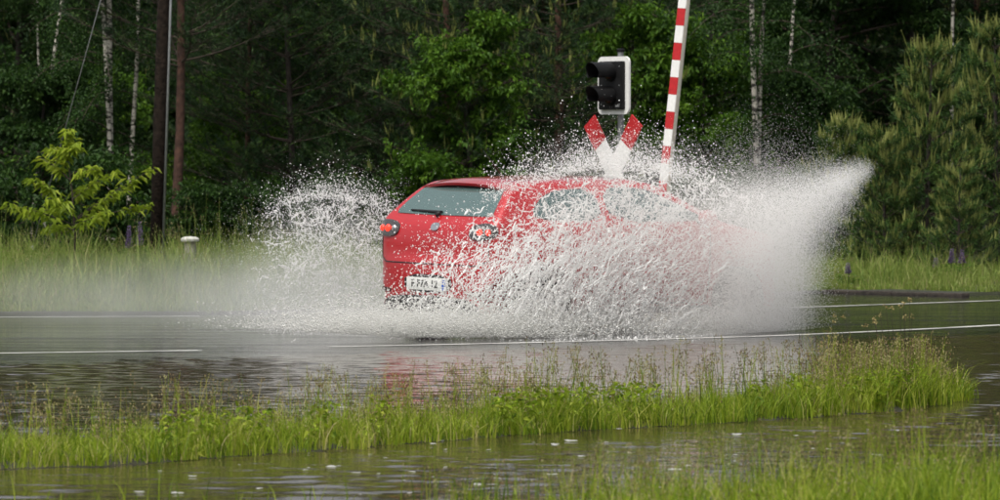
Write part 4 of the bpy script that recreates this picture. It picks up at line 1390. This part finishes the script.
grow(900, near_streak, (385, 740, 200, 340), 6.5, 8, .0007, .0015, lambda y: R(6) + 0 * y, .35)       # long streaks low down
grow(4700, near_den, (385, 780, 150, 340), 1.9, 2.5, .0007, .0016, lambda y: R(22) + R(55) * sst(260, 200, y), 1.2)   # short wormy pieces
dx, dy = reject(24000, near_den, 385, 790, 145, 341)
PT.append(put(dx, dy, -1.0, -1.85)); RT.append(np.clip(rng.gamma(2.2, .0013, len(dx)), .0010, .008))
# loose drops above and around the crest
dx = rng.beta(1.6, 1.8, 10000) * 270 + 480; dy = near_top(dx) + 20 - rng.gamma(1.6, 9, 10000)
PT.append(put(dx, dy, -1.0, -1.9)); RT.append(np.clip(rng.gamma(2.2, .0013, len(dx)), .001, .007))
# specks over the tail of the car
dx, dy = reject(5200, lambda x, y: sst(392, 450, x) * .8 * sst(215, 255, y) * (y < 325) * (.3 + .7 * lump(x, y, 2.0)) + .04, 392, 540, 195, 330)
PT.append(put(dx, dy, -1.0, -1.6)); RT.append(np.clip(rng.gamma(3, .0011, len(dx)), .0012, .007))
point_cloud('splash_curtain', np.concatenate(PT), np.concatenate(RT), M['droplet'], 'white curtain of splashing water thrown up along the car\'s near side')

# -- far splash, from the left-hand wheels, behind the car's tail
def far_top(x): return np.interp(x, [240, 262, 290, 330, 370, 400, 430], [240, 205, 188, 183, 190, 202, 215])
def far_den(x, y):
    d = sst(236, 325, x) * sst(far_top(x) - 3, far_top(x) + 30, y) * (1 - .7 * sst(255, 330, y)) * (1 - sst(395, 430, x))
    return np.clip(d * (.25 + .45 * lump(x, y, 1.5) + .30 * lump(x + 30, y, 3.1)), 0, 1)
PT, RT = [], []
fx, fy = reject(700, far_den, 240, 420, 183, 335)
ang = R(100) + rng.normal(0, R(38), len(fx)) + (330 - fx) / 330 * .8
ln = rng.gamma(2, 4, len(fx)) + 3
P, r = filaments(fx, fy + .4 * ln, ang, ln, rng.gamma(4, .0006, len(fx)) + .0013, 1.1, 2.0, 1.2)
PT.append(P); RT.append(r)
dx, dy = reject(17000, far_den, 238, 425, 178, 335)
PT.append(put(dx, dy, 1.0, 2.2)); RT.append(np.clip(rng.gamma(2.2, .0010, len(dx)), .0008, .0065))
dx = 245 + 165 * rng.beta(2.4, 2.0, 3500); dy = far_top(dx) + 16 - rng.gamma(1.6, 7, 3500)
PT.append(put(dx, dy, 1.0, 2.2)); RT.append(np.clip(rng.gamma(2.2, .0012, len(dx)), .001, .006))
point_cloud('far_splash', np.concatenate(PT), np.concatenate(RT), M['droplet'], 'lacy fan of splashing water left of the car\'s tail')

# -- churned foam at the wheels and in the wake, low over the road
PT, RT = [], []
n = 60000
dx = np.concatenate([rng.normal(470, 70, n // 2), rng.uniform(385, 780, n // 4), rng.normal(360, 50, n // 4)])
base = np.interp(dx, [250, 330, 400, 560, 700, 800], [328, 333, 337, 338, 335, 329])
dy = base - rng.gamma(1.5, 10, n) * np.interp(dx, [250, 350, 450, 800], [.6, .8, 1, .8])
PT.append(put(dx, dy, -1.0, -1.9)); RT.append(np.clip(rng.gamma(2.2, .0015, n), .001, .008))
point_cloud('wake_foam', np.concatenate(PT), np.concatenate(RT), M['foam'], 'low white churn of foam along the waterline under the car')

# -- fine mist blown forward and outward from the front wheel
G = [(762, 262, 36, 46, 0, 2.3, -1.0, -2.2), (806, 212, 44, 17, 36, 1.9, -1.2, -2.2), (846, 180, 22, 7.5, 27, 1.5, -1.5, -2.1), (745, 320, 52, 13, 0, 1.8, -1.0, -2.0),
     (700, 245, 36, 34, 0, .8, -1.0, -1.8), (790, 285, 20, 30, 0, 1.5, -1.2, -2.2), (760, 200, 42, 13, 14, .9, -1.1, -2.0), (650, 290, 45, 40, 0, .35, -1.0, -1.7),
     (600, 235, 45, 40, 0, .30, -1.0, -1.7), (440, 324, 55, 8, 0, .7, -1.2, -1.9), (340, 320, 60, 11, 0, .7, -1.0, 1.5), (330, 285, 50, 30, 0, .30, .9, 2.0), (335, 230, 42, 24, 0, .18, .9, 2.0), (618, 168, 38, 13, 0, .45, -1.0, -1.8)]
PT, RT = [], []
for (cx, cy, sx, sy, rot, tau, c0, c1) in G:
    area = 2 * math.pi * sx * sy * tau * (50 / FPX) ** 2 
    rm = .0015
    n = int(area / (math.pi * rm * rm * 1.1))
    a, b = rng.normal(0, sx, n), rng.normal(0, sy, n)
    if rot:
        k = (a < 1.30 * sx - .035 * b * b * (8 / sy) ** 2 + rng.normal(0, .16 * sx, len(a))); a, b = a[k], b[k]
    q = R(rot)
    x = cx + a * math.cos(q) + b * math.sin(q); y = cy - a * math.sin(q) + b * math.cos(q)
    k = (x + rng.normal(0, 1, len(x)) * np.interp(y, [160, 200, 300], [3, 9, 20]) < np.interp(y, [140, 160, 172, 190, 225, 270, 310, 340], [868, 878, 876, 862, 842, 818, 803, 796])) & (y < np.interp(x, [250, 400, 560, 700, 800, 850], [332, 338, 339, 336, 330, 325]))
    x, y = x[k], y[k]
    PT.append(put(x, y, c0, c1)); RT.append(rng.uniform(.0010, .0020, len(x)))
point_cloud('spray_mist', np.concatenate(PT), np.concatenate(RT), M['droplet'], 'cone of fine white mist thrown forward from the car\'s front wheel')

# -- thin drifting mist over the left verge and the wake
def mist(name, c, size, dens, label, rz=CARYAW):
    import bmesh
    bm = bmesh.new(); bmesh.ops.create_icosphere(bm, subdivisions=3, radius=1.0)
    for v in bm.verts: v.co.x *= size[0]; v.co.y *= size[1]; v.co.z *= size[2]
    me = bpy.data.meshes.new(name); bm.to_mesh(me); bm.free()
    o = bpy.data.objects.new(name, me); C.objects.link(o); o.location = c; o.rotation_euler = (0, 0, rz)
    m, t, out = nt(name)
    pv = t.nodes.new('ShaderNodeVolumePrincipled'); pv.inputs['Color'].default_value = (.97, .98, .98, 1); pv.inputs['Anisotropy'].default_value = .2
    tc = t.nodes.new('ShaderNodeTexCoord'); mp = t.nodes.new('ShaderNodeMapping'); mp.inputs['Scale'].default_value = tuple(1 / s_ for s_ in size)
    ln_ = t.nodes.new('ShaderNodeVectorMath'); ln_.operation = 'LENGTH'
    mr = t.nodes.new('ShaderNodeMapRange'); mr.interpolation_type = 'SMOOTHSTEP'
    mr.inputs[1].default_value = 1.0; mr.inputs[2].default_value = .1; mr.inputs[3].default_value = 0; mr.inputs[4].default_value = dens
    no = t.nodes.new('ShaderNodeTexNoise'); no.inputs['Scale'].default_value = 1.3; no.inputs['Detail'].default_value = 3
    nr = t.nodes.new('ShaderNodeMapRange'); nr.inputs[1].default_value = .35; nr.inputs[2].default_value = .65; nr.inputs[3].default_value = .35; nr.inputs[4].default_value = 1.3
    mu = t.nodes.new('ShaderNodeMath'); mu.operation = 'MULTIPLY'
    t.links.new(tc.outputs['Object'], mp.inputs[0]); t.links.new(mp.outputs[0], ln_.inputs[0]); t.links.new(ln_.outputs['Value'], mr.inputs[0])
    t.links.new(tc.outputs['Object'], no.inputs['Vector']); t.links.new(no.outputs['Fac'], nr.inputs[0])
    t.links.new(mr.outputs[0], mu.inputs[0]); t.links.new(nr.outputs[0], mu.inputs[1]); t.links.new(mu.outputs[0], pv.inputs['Density'])
    t.links.new(pv.outputs[0], out.inputs['Volume'])
    me.materials.append(m)
    tag(o, label, 'mist', kind='stuff')
    return o
mc = at(190, 290, 55.5)
mist('verge_mist', (mc[0], mc[1], .2), (4.2, 2.6, .62), .21, 'thin pale mist drifting over the left verge')
mc = at(330, 300, 54.0)
mist('wake_mist', (mc[0], mc[1], .25), (2.2, 1.3, .85), .45, 'pale mist hanging over the road behind the car')

# -- pale foam flecks floating on the flood water
fl = MB()
for _ in range(330):
    px, py = rng.uniform(20, 990), rng.uniform(398, 496)
    if rng.uniform() > np.exp(-((px - 560) / 330) ** 2) * (.35 + .65 * rng.uniform()): continue
    c = gp(px, py)
    a0 = rng.uniform(.007, .028) * rng.choice([.5, 1, 1.3]); b0 = a0 * rng.uniform(1.2, 3.0)
    n = 12; ph = rng.uniform(0, 6.28, 3)
    V = []
    for k in range(n):
        t = 2 * math.pi * k / n
        w = 1 + .25 * math.sin(2 * t + ph[0]) + .2 * math.sin(3 * t + ph[1])
        V.append((c[0] + a0 * w * math.cos(t), c[1] + b0 * w * math.sin(t), .002))
    V.append((c[0], c[1], .0025))
    fl.add(V, [(k, (k + 1) % n, n) for k in range(n)])
o = fl.build('foam_flecks', M['foam'], None, True)
tag(o, 'pale foam flecks floating on the near flood water', 'foam', kind='stuff')
